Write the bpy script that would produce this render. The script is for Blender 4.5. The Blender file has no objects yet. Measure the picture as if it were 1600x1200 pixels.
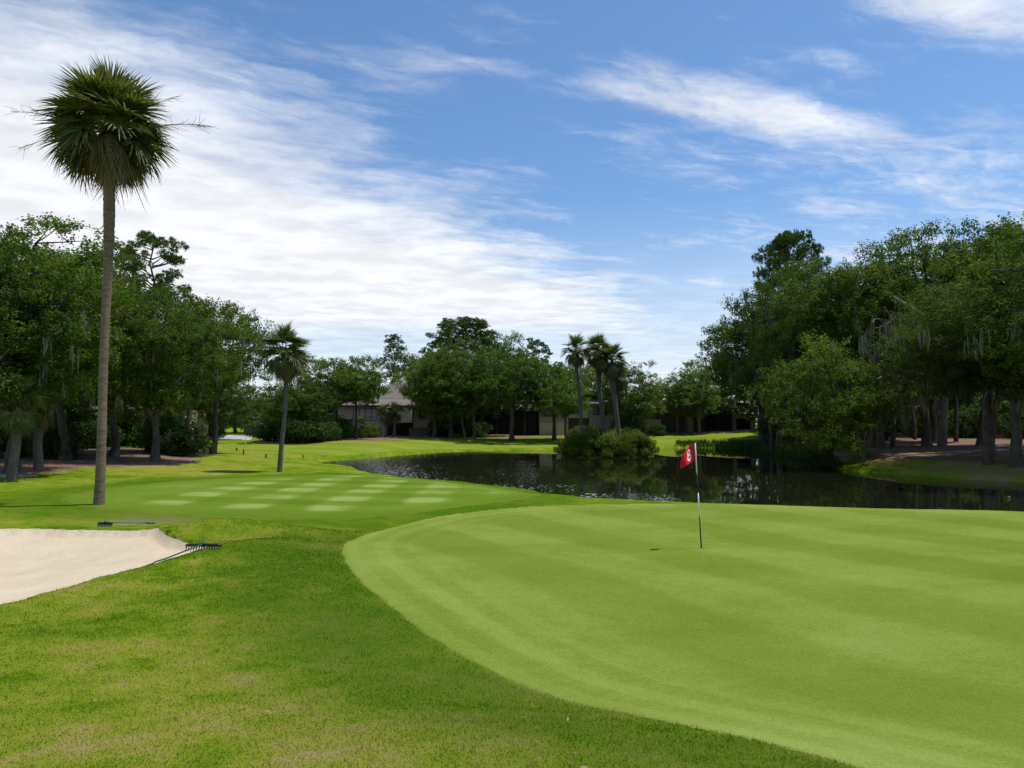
import bpy, math, random
import numpy as np
from mathutils import Vector
C = bpy.context.scene
COL = C.collection
F = 1180.0            # focal length of the photograph in its own pixels
CAMZ = 3.0            # the pond's surface is z = 0
R = math.radians

# ------------------------------------------------------------------ camera
cam = bpy.data.cameras.new("camera")
cam.sensor_fit = 'HORIZONTAL'; cam.sensor_width = 36.0; cam.lens = 36.0 * F / 1600.0
cam.clip_start = 0.05; cam.clip_end = 8000
co = bpy.data.objects.new("camera", cam); COL.objects.link(co)
co.location = (0, 0, CAMZ); co.rotation_euler = (math.pi / 2 + math.atan(62 / F), 0, 0)
C.camera = co
C.view_settings.view_transform = 'Standard'; C.view_settings.look = 'None'
C.view_settings.exposure = 0.0; C.view_settings.gamma = 1.0; C.view_settings.use_curve_mapping = False
try:
    C.cycles.max_bounces = 8; C.cycles.diffuse_bounces = 3; C.cycles.glossy_bounces = 3
    C.cycles.transmission_bounces = 4; C.cycles.transparent_max_bounces = 8
    C.cycles.caustics_reflective = False; C.cycles.caustics_refractive = False
    C.cycles.use_adaptive_sampling = True; C.cycles.adaptive_threshold = 0.015
except Exception:
    pass

# ------------------------------------------------------------------ world, sun
SUN_EL = R(68); SUN_AZ = R(78)                 # azimuth clockwise from +Y: from the right, a little ahead
sdir = Vector((math.sin(SUN_AZ) * math.cos(SUN_EL), math.cos(SUN_AZ) * math.cos(SUN_EL), math.sin(SUN_EL)))
sun = bpy.data.lights.new("sun", 'SUN'); sun.energy = 4.0; sun.angle = R(0.55); sun.color = (1.0, 0.955, 0.88)
so = bpy.data.objects.new("sun", sun); COL.objects.link(so)
so.rotation_euler = sdir.to_track_quat('Z', 'Y').to_euler(); so.location = (30, 10, 80)

W = bpy.data.worlds.new("World"); C.world = W; W.use_nodes = True
nt = W.node_tree; nt.nodes.clear()


class NB:
    """small helper that writes shader maths"""
    def __init__(s, nt): s.nt = nt
    def n(s, t, **kw):
        x = s.nt.nodes.new(t)
        for k, v in kw.items(): setattr(x, k, v)
        return x
    def put(s, sock, v):
        if isinstance(v, bpy.types.NodeSocket): s.nt.links.new(v, sock)
        else: sock.default_value = v
    def m(s, op, a, b=0.0, c=0.0, clamp=False):
        x = s.n('ShaderNodeMath', operation=op); x.use_clamp = clamp
        s.put(x.inputs[0], a); s.put(x.inputs[1], b)
        if len(x.inputs) > 2: s.put(x.inputs[2], c)
        return x.outputs[0]
    def ss(s, v, a, b, lo=0.0, hi=1.0):
        x = s.n('ShaderNodeMapRange', interpolation_type='SMOOTHSTEP')
        s.put(x.inputs['Value'], v)
        x.inputs['From Min'].default_value = a; x.inputs['From Max'].default_value = b
        x.inputs['To Min'].default_value = lo; x.inputs['To Max'].default_value = hi
        return x.outputs[0]
    def noise(s, vec, scale, detail=4, rough=0.5, dist=0.0):
        x = s.n('ShaderNodeTexNoise')
        if vec is not None: s.nt.links.new(vec, x.inputs['Vector'])
        x.inputs['Scale'].default_value = scale; x.inputs['Detail'].default_value = detail
        x.inputs['Roughness'].default_value = rough; x.inputs['Distortion'].default_value = dist
        return x.outputs[0]
    def comb(s, x, y, z=0.0):
        c = s.n('ShaderNodeCombineXYZ'); s.put(c.inputs[0], x); s.put(c.inputs[1], y); s.put(c.inputs[2], z)
        return c.outputs[0]
    def mix(s, f, a, b, bt='MIX'):
        x = s.n('ShaderNodeMix', data_type='RGBA', blend_type=bt)
        s.put(x.inputs[0], f)
        s.put(x.inputs[6], a if isinstance(a, bpy.types.NodeSocket) else (*a, 1.0))
        s.put(x.inputs[7], b if isinstance(b, bpy.types.NodeSocket) else (*b, 1.0))
        return x.outputs[2]
    def attr(s, name):
        x = s.n('ShaderNodeAttribute'); x.attribute_name = name
        return x.outputs['Fac']
    def ramp(s, v, stops):
        x = s.n('ShaderNodeValToRGB'); s.put(x.inputs[0], v)
        e = x.color_ramp.elements
        while len(e) < len(stops): e.new(0.5)
        for k, (p, c) in enumerate(stops): e[k].position = p; e[k].color = (*c, 1)
        return x.outputs[0]


b = NB(nt)
sky = b.n('ShaderNodeTexSky', sky_type='NISHITA')
sky.sun_disc = False; sky.sun_elevation = SUN_EL; sky.sun_rotation = SUN_AZ
sky.air_density = 1.0; sky.dust_density = 0.6; sky.ozone_density = 2.2; sky.altitude = 0
tc = b.n('ShaderNodeTexCoord'); sp = b.n('ShaderNodeSeparateXYZ'); nt.links.new(tc.outputs['Generated'], sp.inputs[0])
zc = b.m('MAXIMUM', sp.outputs[2], 0.03)
cx = b.m('DIVIDE', sp.outputs[0], zc); cy = b.m('DIVIDE', sp.outputs[1], zc)      # a flat cloud layer overhead
P = b.comb(cx, cy)
warp = b.noise(P, 1.1, 5, 0.55)
warpf = b.noise(P, 3.2, 5, 0.6)
wv = b.m('SUBTRACT', warp, 0.5); wf = b.m('SUBTRACT', warpf, 0.5)
# fibres of the cirrus run out to the right; coordinates turned along them
ca, sa = math.cos(R(27)), math.sin(R(27))
u = b.m('ADD', b.m('MULTIPLY', cx, ca), b.m('MULTIPLY', cy, sa))
v = b.m('SUBTRACT', b.m('MULTIPLY', cy, ca), b.m('MULTIPLY', cx, sa))
Q = b.comb(b.m('MULTIPLY', u, 1.15), b.m('ADD', b.m('MULTIPLY', v, 2.6), b.m('MULTIPLY', wv, 1.6)), 3.7)
fib = b.noise(Q, 1.5, 9, 0.6, 0.35)
Qs = b.comb(b.m('MULTIPLY', cx, 0.35), b.m('ADD', b.m('MULTIPLY', cy, 0.9), b.m('MULTIPLY', wv, 0.9)), 9.1)
strk = b.noise(Qs, 1.3, 8, 0.58, 0.2)
t = b.m('SUBTRACT', b.m('SUBTRACT', cy, b.m('MULTIPLY', cx, 1.85)), 3.35)
t = b.m('ADD', t, b.m('ADD', b.m('MULTIPLY', wv, 2.6), b.m('MULTIPLY', wf, 1.2)))
bank = b.m('MULTIPLY', b.ss(t, -1.5, 3.0), b.ss(cy, 5.0, 10.5, 1.0, 0.42))


def blob(x0, y0, ang, ru, rv):
    c, s_ = math.cos(R(ang)), math.sin(R(ang))
    dx = b.m('SUBTRACT', cx, x0); dy = b.m('SUBTRACT', cy, y0)
    uu = b.m('DIVIDE', b.m('ADD', b.m('MULTIPLY', dx, c), b.m('MULTIPLY', dy, s_)), ru)
    vv = b.m('DIVIDE', b.m('SUBTRACT', b.m('MULTIPLY', dy, c), b.m('MULTIPLY', dx, s_)), rv)
    q = b.m('ADD', b.m('MULTIPLY', uu, uu), b.m('MULTIPLY', vv, vv))
    return b.ss(b.m('ADD', q, b.m('ADD', b.m('MULTIPLY', wv, 1.2), b.m('MULTIPLY', wf, 0.8))), 2.6, -0.3)


bias = b.m('MULTIPLY', bank, 1.32)
for x0, y0, ang, ru, rv, am in ((0.86, 2.42, 28, 0.62, 0.17, 0.80), (1.25, 1.78, 20, 0.42, 0.17, 0.85), (0.90, 2.04, 20, 0.22, 0.06, 0.42),
                                (-0.22, 2.02, 10, 0.34, 0.12, 0.30), (2.1, 3.3, 30, 1.8, 0.75, 0.50), (1.2, 5.2, 22, 1.3, 0.28, 0.66), (2.6, 4.6, 25, 2.0, 0.8, 0.52), (0.9, 2.9, 25, 0.8, 0.3, 0.25),
                                (2.2, 7.0, 15, 2.8, 0.7, 0.55), (0.55, 1.78, -60, 0.12, 0.04, 0.35)):
    bias = b.m('MAXIMUM', bias, b.m('MULTIPLY', blob(x0, y0, ang, ru, rv), am))
fb = b.m('ADD', b.m('MULTIPLY', fib, 0.7), b.m('MULTIPLY', strk, 0.3))
fine = b.noise(b.comb(b.m('MULTIPLY', u, 2.2), b.m('ADD', b.m('MULTIPLY', v, 7.5), b.m('MULTIPLY', wf, 2.2)), 1.3), 1.6, 8, 0.62, 0.5)
fb = b.m('ADD', b.m('MULTIPLY', fb, 0.72), b.m('MULTIPLY', fine, 0.28))
D = b.m('ADD', b.m('SUBTRACT', bias, 0.22), b.m('MULTIPLY', b.m('SUBTRACT', fb, 0.5), b.m('ADD', 3.0, b.m('MULTIPLY', bank, -2.3))))
cloud = b.ss(D, -0.08, 1.08)
low = b.ss(sp.outputs[2], 0.02, 0.30, 0.72, 0.0)           # pale air low over the horizon
cloud = b.m('MAXIMUM', cloud, low)
cbright = b.ss(b.m('ADD', b.noise(P, 1.6, 6, 0.55), b.m('MULTIPLY', wf, 0.5)), 0.3, 0.72, 7.3, 8.9)
ccol = b.mix(1.0, (1.0, 1.0, 1.0), b.comb(cbright, b.m('MULTIPLY', cbright, 1.015), b.m('MULTIPLY', cbright, 1.06)), 'MULTIPLY')
skyc = b.mix(1.0, sky.outputs[0], (0.84, 1.08, 1.27), 'MULTIPLY')
bg = b.n('ShaderNodeBackground'); wo = b.n('ShaderNodeOutputWorld')
nt.links.new(b.mix(b.m('MULTIPLY', cloud, 0.97), skyc, ccol), bg.inputs[0]); bg.inputs[1].default_value = 0.118
nt.links.new(bg.outputs[0], wo.inputs[0])

# ------------------------------------------------------------------ small helpers
rng = np.random.default_rng(8)


def at(px, Y):
    """the x of something seen at photo column px when it stands Y metres ahead"""
    return (px - 800.0) / F * Y


def top_z(py, Y):
    return CAMZ + (662.0 - py) / F * Y


def sstep(x, a, b_):
    t_ = np.clip((x - a) / (b_ - a), 0, 1)
    return t_ * t_ * (3 - 2 * t_)


def vnoise(x, y, scale, seed=0):
    x = np.asarray(x) * scale + seed * 17.31; y = np.asarray(y) * scale - seed * 9.17
    xi = np.floor(x).astype(np.int64); yi = np.floor(y).astype(np.int64)
    fx = x - xi; fy = y - yi; fx = fx * fx * (3 - 2 * fx); fy = fy * fy * (3 - 2 * fy)
    def h(i, j):
        n = (i * 374761393 + j * 668265263 + seed * 1442695) & 0x7fffffff
        n = ((n ^ (n >> 13)) * 1274126177) & 0x7fffffff
        return ((n ^ (n >> 16)) & 0xffff) / 65535.0
    return (h(xi, yi) * (1 - fx) + h(xi + 1, yi) * fx) * (1 - fy) + (h(xi, yi + 1) * (1 - fx) + h(xi + 1, yi + 1) * fx) * fy


def fbm(x, y, scale, seed=0, oct=4):
    s_ = 0; a = 0.5; tot = 0
    for k in range(oct):
        s_ = s_ + a * vnoise(x, y, scale * 2 ** k, seed + k); tot += a; a *= 0.55
    return s_ / tot


def mesh(name, V, faces, mats=(), attrs=None, smooth=True, mi=None):
    """faces: list of (n,k) integer arrays"""
    me = bpy.data.meshes.new(name)
    V = np.asarray(V, np.float32)
    me.vertices.add(len(V)); me.vertices.foreach_set('co', V.ravel())
    faces = [np.asarray(f, np.int32) for f in faces if len(f)]
    loops = np.concatenate([f.ravel() for f in faces])
    tot = np.concatenate([np.full(len(f), f.shape[1], np.int32) for f in faces])
    st = np.concatenate([[0], np.cumsum(tot)[:-1]]).astype(np.int32)
    me.loops.add(len(loops)); me.loops.foreach_set('vertex_index', loops)
    me.polygons.add(len(tot)); me.polygons.foreach_set('loop_start', st); me.polygons.foreach_set('loop_total', tot)
    me.polygons.foreach_set('use_smooth', np.full(len(tot), smooth, bool))
    if mi is not None: me.polygons.foreach_set('material_index', np.asarray(mi, np.int32))
    for m_ in mats: me.materials.append(m_)
    for k, a in (attrs or {}).items():
        at_ = me.attributes.new(k, 'FLOAT', 'POINT'); at_.data.foreach_set('value', np.asarray(a, np.float32))
    me.update(calc_edges=True); me.validate()
    return me


def link(name, me, parent=None, loc=None):
    o = bpy.data.objects.new(name, me); COL.objects.link(o)
    if parent is not None: o.parent = parent
    if loc is not None: o.location = loc
    return o


def tag(o, label=None, cat=None, group=None, kind=None):
    if label: o['label'] = label
    if cat: o['category'] = cat
    if group: o['group'] = group
    if kind: o['kind'] = kind
    return o


def thing(name, label, cat, loc, rz=0.0, group=None, scale=(1, 1, 1)):
    o = bpy.data.objects.new(name, None); COL.objects.link(o)
    o.location = loc; o.rotation_euler = (0, 0, rz); o.scale = scale; o.empty_display_size = 0.3
    return tag(o, label, cat, group)


class MB:
    """collects boxes, tubes and free faces into one mesh"""
    def __init__(s): s.v = []; s.f = {3: [], 4: []}; s.n = 0
    def add(s, V, Fs):
        V = np.asarray(V, float)
        for f in Fs:
            f = np.asarray(f, int)
            if len(f): s.f[f.shape[1]].append(f + s.n)
        s.v.append(V); s.n += len(V)
    def box(s, x0, x1, y0, y1, z0, z1):
        V = [(x, y, z) for z in (z0, z1) for y in (y0, y1) for x in (x0, x1)]
        s.add(V, [np.array([[0, 2, 3, 1], [4, 5, 7, 6], [0, 1, 5, 4], [2, 6, 7, 3], [0, 4, 6, 2], [1, 3, 7, 5]])])
    def poly(s, pts):
        s.add(pts, [np.array([list(range(len(pts)))])])
    def tube(s, P, rad, sides=8, cap=True):
        P = np.asarray(P, float); rad = np.broadcast_to(np.asarray(rad, float), (len(P),))
        T = np.gradient(P, axis=0); T /= np.linalg.norm(T, axis=1)[:, None] + 1e-9
        ref = np.array([0, 0, 1.0]) if abs(T[:, 2]).mean() < 0.8 else np.array([1.0, 0, 0])
        A = np.cross(T, ref); A /= np.linalg.norm(A, axis=1)[:, None] + 1e-9
        B = np.cross(T, A)
        ang = np.linspace(0, 2 * np.pi, sides, endpoint=False)
        V = P[:, None] + rad[:, None, None] * (np.cos(ang)[None, :, None] * A[:, None] + np.sin(ang)[None, :, None] * B[:, None])
        n = len(P); i, j = np.meshgrid(np.arange(n - 1), np.arange(sides), indexing='ij')
        a = i * sides + j; b_ = i * sides + (j + 1) % sides
        q = np.stack([a, b_, b_ + sides, a + sides], -1).reshape(-1, 4)
        V = V.reshape(-1, 3)
        if cap:
            k = len(V); V = np.vstack([V, P[0], P[-1]])
            j = np.arange(sides)
            tr = np.vstack([np.stack([np.full(sides, k), (j + 1) % sides, j], 1),
                            np.stack([np.full(sides, k + 1), (n - 1) * sides + j, (n - 1) * sides + (j + 1) % sides], 1)])
            s.add(V, [q, tr])
        else: s.add(V, [q])
    def build(s, name, mat, parent=None, loc=None, smooth=False):
        me = s.mesh(name, mat, smooth)
        return link(name, me, parent, loc)
    def mesh(s, name, mat, smooth=False):
        return mesh(name, np.vstack(s.v), [np.vstack(s.f[k]) for k in (3, 4) if s.f[k]], [mat], None, smooth)


# ------------------------------------------------------------------ materials
def mat(name):
    m_ = bpy.data.materials.new(name); m_.use_nodes = True
    m_.node_tree.nodes.clear(); bb = NB(m_.node_tree)
    out = bb.n('ShaderNodeOutputMaterial')
    return m_, bb, out


def principled(bb, out, col, rough=0.7, spec=0.3, bump=None, bs=0.3, bd=0.02, link_out=True):
    p = bb.n('ShaderNodeBsdfPrincipled')
    bb.put(p.inputs['Base Color'], col if isinstance(col, bpy.types.NodeSocket) else (*col, 1))
    bb.put(p.inputs['Roughness'], rough); bb.put(p.inputs['Specular IOR Level'], spec)
    if bump is not None:
        bn = bb.n('ShaderNodeBump'); bn.inputs['Strength'].default_value = bs; bn.inputs['Distance'].default_value = bd
        bb.nt.links.new(bump, bn.inputs['Height']); bb.nt.links.new(bn.outputs[0], p.inputs['Normal'])
    if link_out: bb.nt.links.new(p.outputs[0], out.inputs[0])
    return p


def simple(name, col, rough=0.7, spec=0.3, var=0.25, scale=6.0, bs=0.2, bd=0.01):
    m_, bb, out = mat(name)
    g = bb.n('ShaderNodeTexCoord').outputs['Object']
    n1 = bb.noise(g, scale, 5, 0.6)
    c = bb.mix(n1, tuple(x * (1 - var) for x in col), tuple(min(1, x * (1 + var)) for x in col))
    principled(bb, out, c, rough, spec, bb.noise(g, scale * 6, 4, 0.6), bs, bd)
    return m_


def leaf_mat(name, c0, c1, c2, trans=0.36, rough=0.6, spec=0.10, objvar=0.5):
    m_, bb, out = mat(name)
    tn = bb.attr('tint'); oi = bb.n('ShaderNodeObjectInfo')
    tv = bb.m('ADD', tn, bb.m('MULTIPLY', bb.m('SUBTRACT', oi.outputs['Random'], 0.5), objvar), clamp=True)
    c = bb.ramp(tv, [(0.0, c0), (0.5, c1), (1.0, c2)])
    p = principled(bb, out, c, rough, spec, link_out=False)
    tr = bb.n('ShaderNodeBsdfTranslucent')
    bb.nt.links.new(bb.mix(1.0, c, (1.25, 1.35, 0.7), 'MULTIPLY'), tr.inputs[0])
    mx = bb.n('ShaderNodeMixShader'); mx.inputs[0].default_value = trans
    bb.nt.links.new(p.outputs[0], mx.inputs[1]); bb.nt.links.new(tr.outputs[0], mx.inputs[2])
    bb.nt.links.new(mx.outputs[0], out.inputs[0])
    return m_


M = {}
M['oak'] = leaf_mat('oak_leaf', (0.036, 0.068, 0.011), (0.084, 0.138, 0.018), (0.175, 0.232, 0.034))
M['oak_mid'] = leaf_mat('mid_green_oak_leaf', (0.045, 0.084, 0.014), (0.105, 0.168, 0.023), (0.19, 0.25, 0.04))
M['oak_light'] = leaf_mat('light_oak_leaf', (0.048, 0.095, 0.013), (0.105, 0.18, 0.024), (0.18, 0.25, 0.042))
M['cedar'] = leaf_mat('cedar_leaf', (0.040, 0.064, 0.010), (0.088, 0.130, 0.018), (0.15, 0.19, 0.03))
M['pine'] = leaf_mat('pine_needle', (0.034, 0.070, 0.011), (0.072, 0.128, 0.019), (0.125, 0.185, 0.03), 0.15)
M['shrub'] = leaf_mat('shrub_leaf', (0.045, 0.075, 0.010), (0.12, 0.165, 0.020), (0.20, 0.24, 0.038))
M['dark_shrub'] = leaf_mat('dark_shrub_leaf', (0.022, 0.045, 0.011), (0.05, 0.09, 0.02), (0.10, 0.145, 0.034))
M['reed'] = leaf_mat('reed_blade', (0.04, 0.075, 0.02), (0.09, 0.14, 0.035), (0.18, 0.21, 0.07))
M['frond'] = leaf_mat('palm_blade', (0.048, 0.076, 0.015), (0.112, 0.145, 0.030), (0.29, 0.26, 0.09), 0.25, 0.45, 0.35, 0.45)
M['dead_frond'] = leaf_mat('dead_palm_blade', (0.10, 0.075, 0.04), (0.20, 0.145, 0.08), (0.32, 0.25, 0.15), 0.15, 0.7, 0.2, 0.3)
M['moss'] = leaf_mat('spanish_moss_strand', (0.08, 0.085, 0.06), (0.14, 0.145, 0.105), (0.22, 0.22, 0.16), 0.2, 0.9, 0.1)


def bark(name, c0, c1, c2, sx, sz, rough=0.9, bd=0.03):
    m_, bb, out = mat(name)
    tcx = bb.n('ShaderNodeTexCoord'); mp = bb.n('ShaderNodeMapping'); mp.inputs['Scale'].default_value = (sx, sx, sz)
    bb.nt.links.new(tcx.outputs['Object'], mp.inputs[0])
    n1 = bb.noise(mp.outputs[0], 1.0, 8, 0.65, 0.4)
    n2 = bb.noise(tcx.outputs['Object'], 0.9, 4, 0.6)
    c = bb.ramp(n1, [(0.25, c0), (0.52, c1), (0.8, c2)])
    c = bb.mix(bb.ss(n2, 0.4, 0.75), c, tuple(0.5 * x + 0.05 for x in c2))
    principled(bb, out, c, rough, 0.15, n1, 0.8, bd)
    return m_


M['oak_bark'] = bark('oak_bark', (0.035, 0.028, 0.022), (0.085, 0.07, 0.055), (0.16, 0.14, 0.115), 9, 2.2)
M['pine_bark'] = bark('pine_bark', (0.05, 0.033, 0.024), (0.12, 0.08, 0.06), (0.21, 0.15, 0.12), 7, 2.5)
M['pale_wood'] = bark('dead_wood', (0.08, 0.07, 0.058), (0.17, 0.15, 0.125), (0.30, 0.27, 0.23), 9, 2)
M['palm_bark'] = bark('palm_bark', (0.06, 0.043, 0.028), (0.185, 0.135, 0.085), (0.31, 0.235, 0.155), 4, 20, 0.9, 0.03)
M['palm_bark_grey'] = bark('grey_palm_bark', (0.05, 0.04, 0.032), (0.13, 0.108, 0.085), (0.22, 0.19, 0.155), 4, 18, 0.9, 0.03)
M['stalk'] = simple('dry_stalk', (0.22, 0.18, 0.14), 0.9, 0.1)

# turf: the mowing lays the blades one way or the other, and their light and dark sheen is painted into the colour as stripes
def turf_rough():
    m_, bb, out = mat('rough_turf')
    g = bb.n('ShaderNodeTexCoord').outputs['Object']
    dry = bb.attr('dry'); lush = bb.attr('lush')
    f1 = bb.noise(g, 9.0, 5, 0.7); f2 = bb.noise(g, 46.0, 4, 0.7); f3 = bb.noise(g, 150.0, 3, 0.75)
    d = bb.m('ADD', dry, bb.m('ADD', bb.m('MULTIPLY', bb.m('SUBTRACT', f1, 0.5), 0.5), bb.m('MULTIPLY', bb.m('SUBTRACT', f2, 0.5), 0.9)))
    c = bb.ramp(d, [(0.0, (0.085, 0.165, 0.007)), (0.3, (0.155, 0.232, 0.012)), (0.55, (0.235, 0.260, 0.028)), (0.78, (0.29, 0.255, 0.06)), (1.0, (0.33, 0.26, 0.13))])
    c = bb.mix(bb.m('MULTIPLY', lush, 0.85), c, (0.058, 0.128, 0.008))
    c = bb.mix(bb.m('MULTIPLY', bb.ss(bb.noise(g, 17.0, 3, 0.6), 0.62, 0.72), bb.ss(bb.noise(g, 1.3, 3), 0.45, 0.65, 0.1, 0.75)), c, (0.17, 0.125, 0.055))
    sh = bb.ss(f3, 0.25, 0.72, 0.55, 1.22)
    c = bb.mix(1.0, c, bb.comb(sh, sh, sh), 'MULTIPLY')
    principled(bb, out, c, 0.9, 0.0, bb.m('ADD', f3, bb.m('MULTIPLY', f2, 0.7)), 0.55, 0.02)
    return m_


def turf_green():
    m_, bb, out = mat('green_turf')
    tcx = bb.n('ShaderNodeTexCoord'); g = tcx.outputs['Object']
    s3 = bb.n('ShaderNodeSeparateXYZ'); bb.nt.links.new(g, s3.inputs[0])
    x, y = s3.outputs[0], s3.outputs[1]
    wob = bb.m('MULTIPLY', bb.m('SUBTRACT', bb.noise(g, 0.35, 2), 0.5), 0.7)
    q = bb.m('ADD', bb.m('ADD', bb.m('MULTIPLY', x, 0.89), bb.m('MULTIPLY', y, 0.44)), wob)
    w1 = bb.ss(bb.m('SINE', bb.m('MULTIPLY', q, 2.0)), -0.5, 0.5, -1, 1)
    q2 = bb.m('SUBTRACT', bb.m('MULTIPLY', y, 0.93), bb.m('MULTIPLY', x, 0.36))
    w2 = bb.ss(bb.m('SINE', bb.m('MULTIPLY', bb.m('ADD', q2, wob), 2.3)), -0.6, 0.6, -1, 1)
    e = bb.attr('edge')
    ring = bb.m('MULTIPLY', bb.ss(bb.m('SINE', bb.m('MULTIPLY', e, 10.5)), -0.5, 0.5, -1, 1), bb.ss(e, 1.9, 1.0))
    n0 = bb.noise(g, 0.30, 4, 0.6); n1 = bb.noise(g, 1.7, 5, 0.65); n2 = bb.noise(g, 24, 4, 0.7); n3 = bb.noise(g, 170, 3, 0.75)
    lay = bb.m('ADD', bb.m('MULTIPLY', w1, 0.075), bb.m('ADD', bb.m('MULTIPLY', w2, 0.022), bb.m('MULTIPLY', ring, 0.055)))
    lay = bb.m('MULTIPLY', lay, bb.ss(n1, 0.2, 0.6, 0.7, 1.15))
    patch = bb.m('ADD', bb.m('MULTIPLY', bb.m('SUBTRACT', n0, 0.5), 0.62), bb.m('ADD', bb.m('MULTIPLY', bb.m('SUBTRACT', n1, 0.5), 0.22), bb.m('MULTIPLY', bb.m('SUBTRACT', bb.noise(g, 6.0, 4, 0.65), 0.5), 0.30)))
    k = bb.m('ADD', bb.m('ADD', 0.5, lay), bb.m('ADD', patch, bb.m('MULTIPLY', bb.m('SUBTRACT', n2, 0.5), 0.42)))
    k = bb.m('ADD', k, bb.ss(e, 1.6, 0.1, 0.0, 0.13))
    c = bb.ramp(k, [(0.12, (0.112, 0.158, 0.015)), (0.5, (0.170, 0.228, 0.031)), (0.86, (0.248, 0.306, 0.066))])
    sh = bb.ss(bb.m('ADD', bb.m('MULTIPLY', n3, 0.5), bb.m('MULTIPLY', bb.noise(g, 62.0, 3, 0.7), 0.5)), 0.3, 0.7, 0.62, 1.30)
    c = bb.mix(1.0, c, bb.comb(sh, sh, sh), 'MULTIPLY')
    principled(bb, out, c, 0.9, 0.0, bb.m('ADD', n3, n2), 0.5, 0.012)
    return m_


def turf_fairway(name, plaid):
    m_, bb, out = mat(name)
    tcx = bb.n('ShaderNodeTexCoord'); g = tcx.outputs['Object']
    s3 = bb.n('ShaderNodeSeparateXYZ'); bb.nt.links.new(g, s3.inputs[0])
    x, y = s3.outputs[0], s3.outputs[1]
    n0 = bb.noise(g, 0.22, 4, 0.6); n2 = bb.noise(g, 14, 4, 0.7); n3 = bb.noise(g, 90, 3, 0.75)
    k = bb.m('ADD', bb.m('ADD', 0.5, bb.m('MULTIPLY', bb.m('SUBTRACT', n0, 0.5), 0.7)), bb.m('MULTIPLY', bb.m('SUBTRACT', n2, 0.5), 0.16))
    if plaid:
        wob = bb.m('MULTIPLY', bb.m('SUBTRACT', bb.noise(g, 0.8, 2), 0.5), 0.25)
        wx = bb.ss(bb.m('SINE', bb.m('MULTIPLY', bb.m('ADD', bb.m('ADD', x, wob), 5.93), 2 * math.pi / 2.56)), -0.6, 0.65, 0, 1)
        wy = bb.ss(bb.m('SINE', bb.m('MULTIPLY', bb.m('ADD', bb.m('ADD', y, wob), bb.m('ADD', bb.m('MULTIPLY', x, 0.14), -23.4)), 2 * math.pi / 2.75)), -0.6, 0.65, 0, 1)
        inside = bb.attr('edge')
        fade = bb.m('MULTIPLY', bb.m('MULTIPLY', bb.ss(x, -12.4, -10.2), bb.ss(inside, 0.7, 2.6)), bb.ss(bb.noise(g, 0.55, 3), 0.3, 0.62, 0.25, 1.0))
        k = bb.m('ADD', k, bb.m('MULTIPLY', fade, bb.m('SUBTRACT', bb.m('ADD', bb.m('MULTIPLY', bb.m('MULTIPLY', wx, wy), 0.30), bb.m('ADD', bb.m('MULTIPLY', wx, 0.32), bb.m('MULTIPLY', wy, 0.27))), 0.27)))
        c = bb.ramp(bb.m('SUBTRACT', k, bb.ss(inside, 1.6, 0.0, 0.0, 0.16)), [(0.1, (0.088, 0.150, 0.012)), (0.5, (0.132, 0.205, 0.020)), (0.95, (0.245, 0.315, 0.080))])
    else:
        st = bb.ss(bb.m('SINE', bb.m('MULTIPLY', bb.m('ADD', y, bb.m('MULTIPLY', x, 0.12)), 1.1)), -0.5, 0.5, -0.09, 0.09)
        k = bb.m('ADD', k, st)
        c = bb.ramp(k, [(0.1, (0.125, 0.175, 0.015)), (0.5, (0.195, 0.250, 0.026)), (0.95, (0.28, 0.30, 0.05))])
    sh = bb.ss(n3, 0.25, 0.75, 0.78, 1.16)
    c = bb.mix(1.0, c, bb.comb(sh, sh, sh), 'MULTIPLY')
    principled(bb, out, c, 0.9, 0.0, bb.m('ADD', n3, n2), 0.4, 0.015)
    return m_


def sand_mat():
    m_, bb, out = mat('bunker_sand')
    g = bb.n('ShaderNodeTexCoord').outputs['Object']
    n1 = bb.noise(g, 1.1, 5, 0.6); n2 = bb.noise(g, 14, 5, 0.65); n3 = bb.noise(g, 120, 3, 0.7)
    s3 = bb.n('ShaderNodeSeparateXYZ'); bb.nt.links.new(g, s3.inputs[0])
    fl = bb.m('SINE', bb.m('MULTIPLY', bb.m('ADD', bb.m('ADD', s3.outputs[1], bb.m('MULTIPLY', s3.outputs[0], 0.35)), bb.m('MULTIPLY', n1, 0.5)), 90.0))
    c = bb.ramp(bb.m('ADD', bb.m('MULTIPLY', n1, 0.6), bb.m('MULTIPLY', n2, 0.4)), [(0.25, (0.53, 0.425, 0.275)), (0.55, (0.63, 0.515, 0.355)), (0.8, (0.69, 0.575, 0.415))])
    sh = bb.ss(n3, 0.2, 0.7, 0.85, 1.05)
    c = bb.mix(1.0, c, bb.comb(sh, sh, sh), 'MULTIPLY')
    principled(bb, out, c, 0.95, 0.1, bb.m('ADD', bb.m('MULTIPLY', fl, 0.22), bb.m('ADD', bb.m('MULTIPLY', n2, 1.2), bb.m('MULTIPLY', n3, 0.3))), 0.5, 0.02)
    return m_


def straw_mat():
    m_, bb, out = mat('pine_straw')
    g = bb.n('ShaderNodeTexCoord').outputs['Object']
    n1 = bb.noise(g, 0.8, 5, 0.65); n2 = bb.noise(g, 12, 5, 0.7)
    c = bb.ramp(bb.m('ADD', bb.m('MULTIPLY', n1, 0.6), bb.m('MULTIPLY', n2, 0.4)), [(0.25, (0.10, 0.065, 0.042)), (0.5, (0.20, 0.125, 0.085)), (0.75, (0.31, 0.22, 0.155))])
    principled(bb, out, c, 0.95, 0.1, n2, 0.7, 0.04)
    return m_


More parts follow.
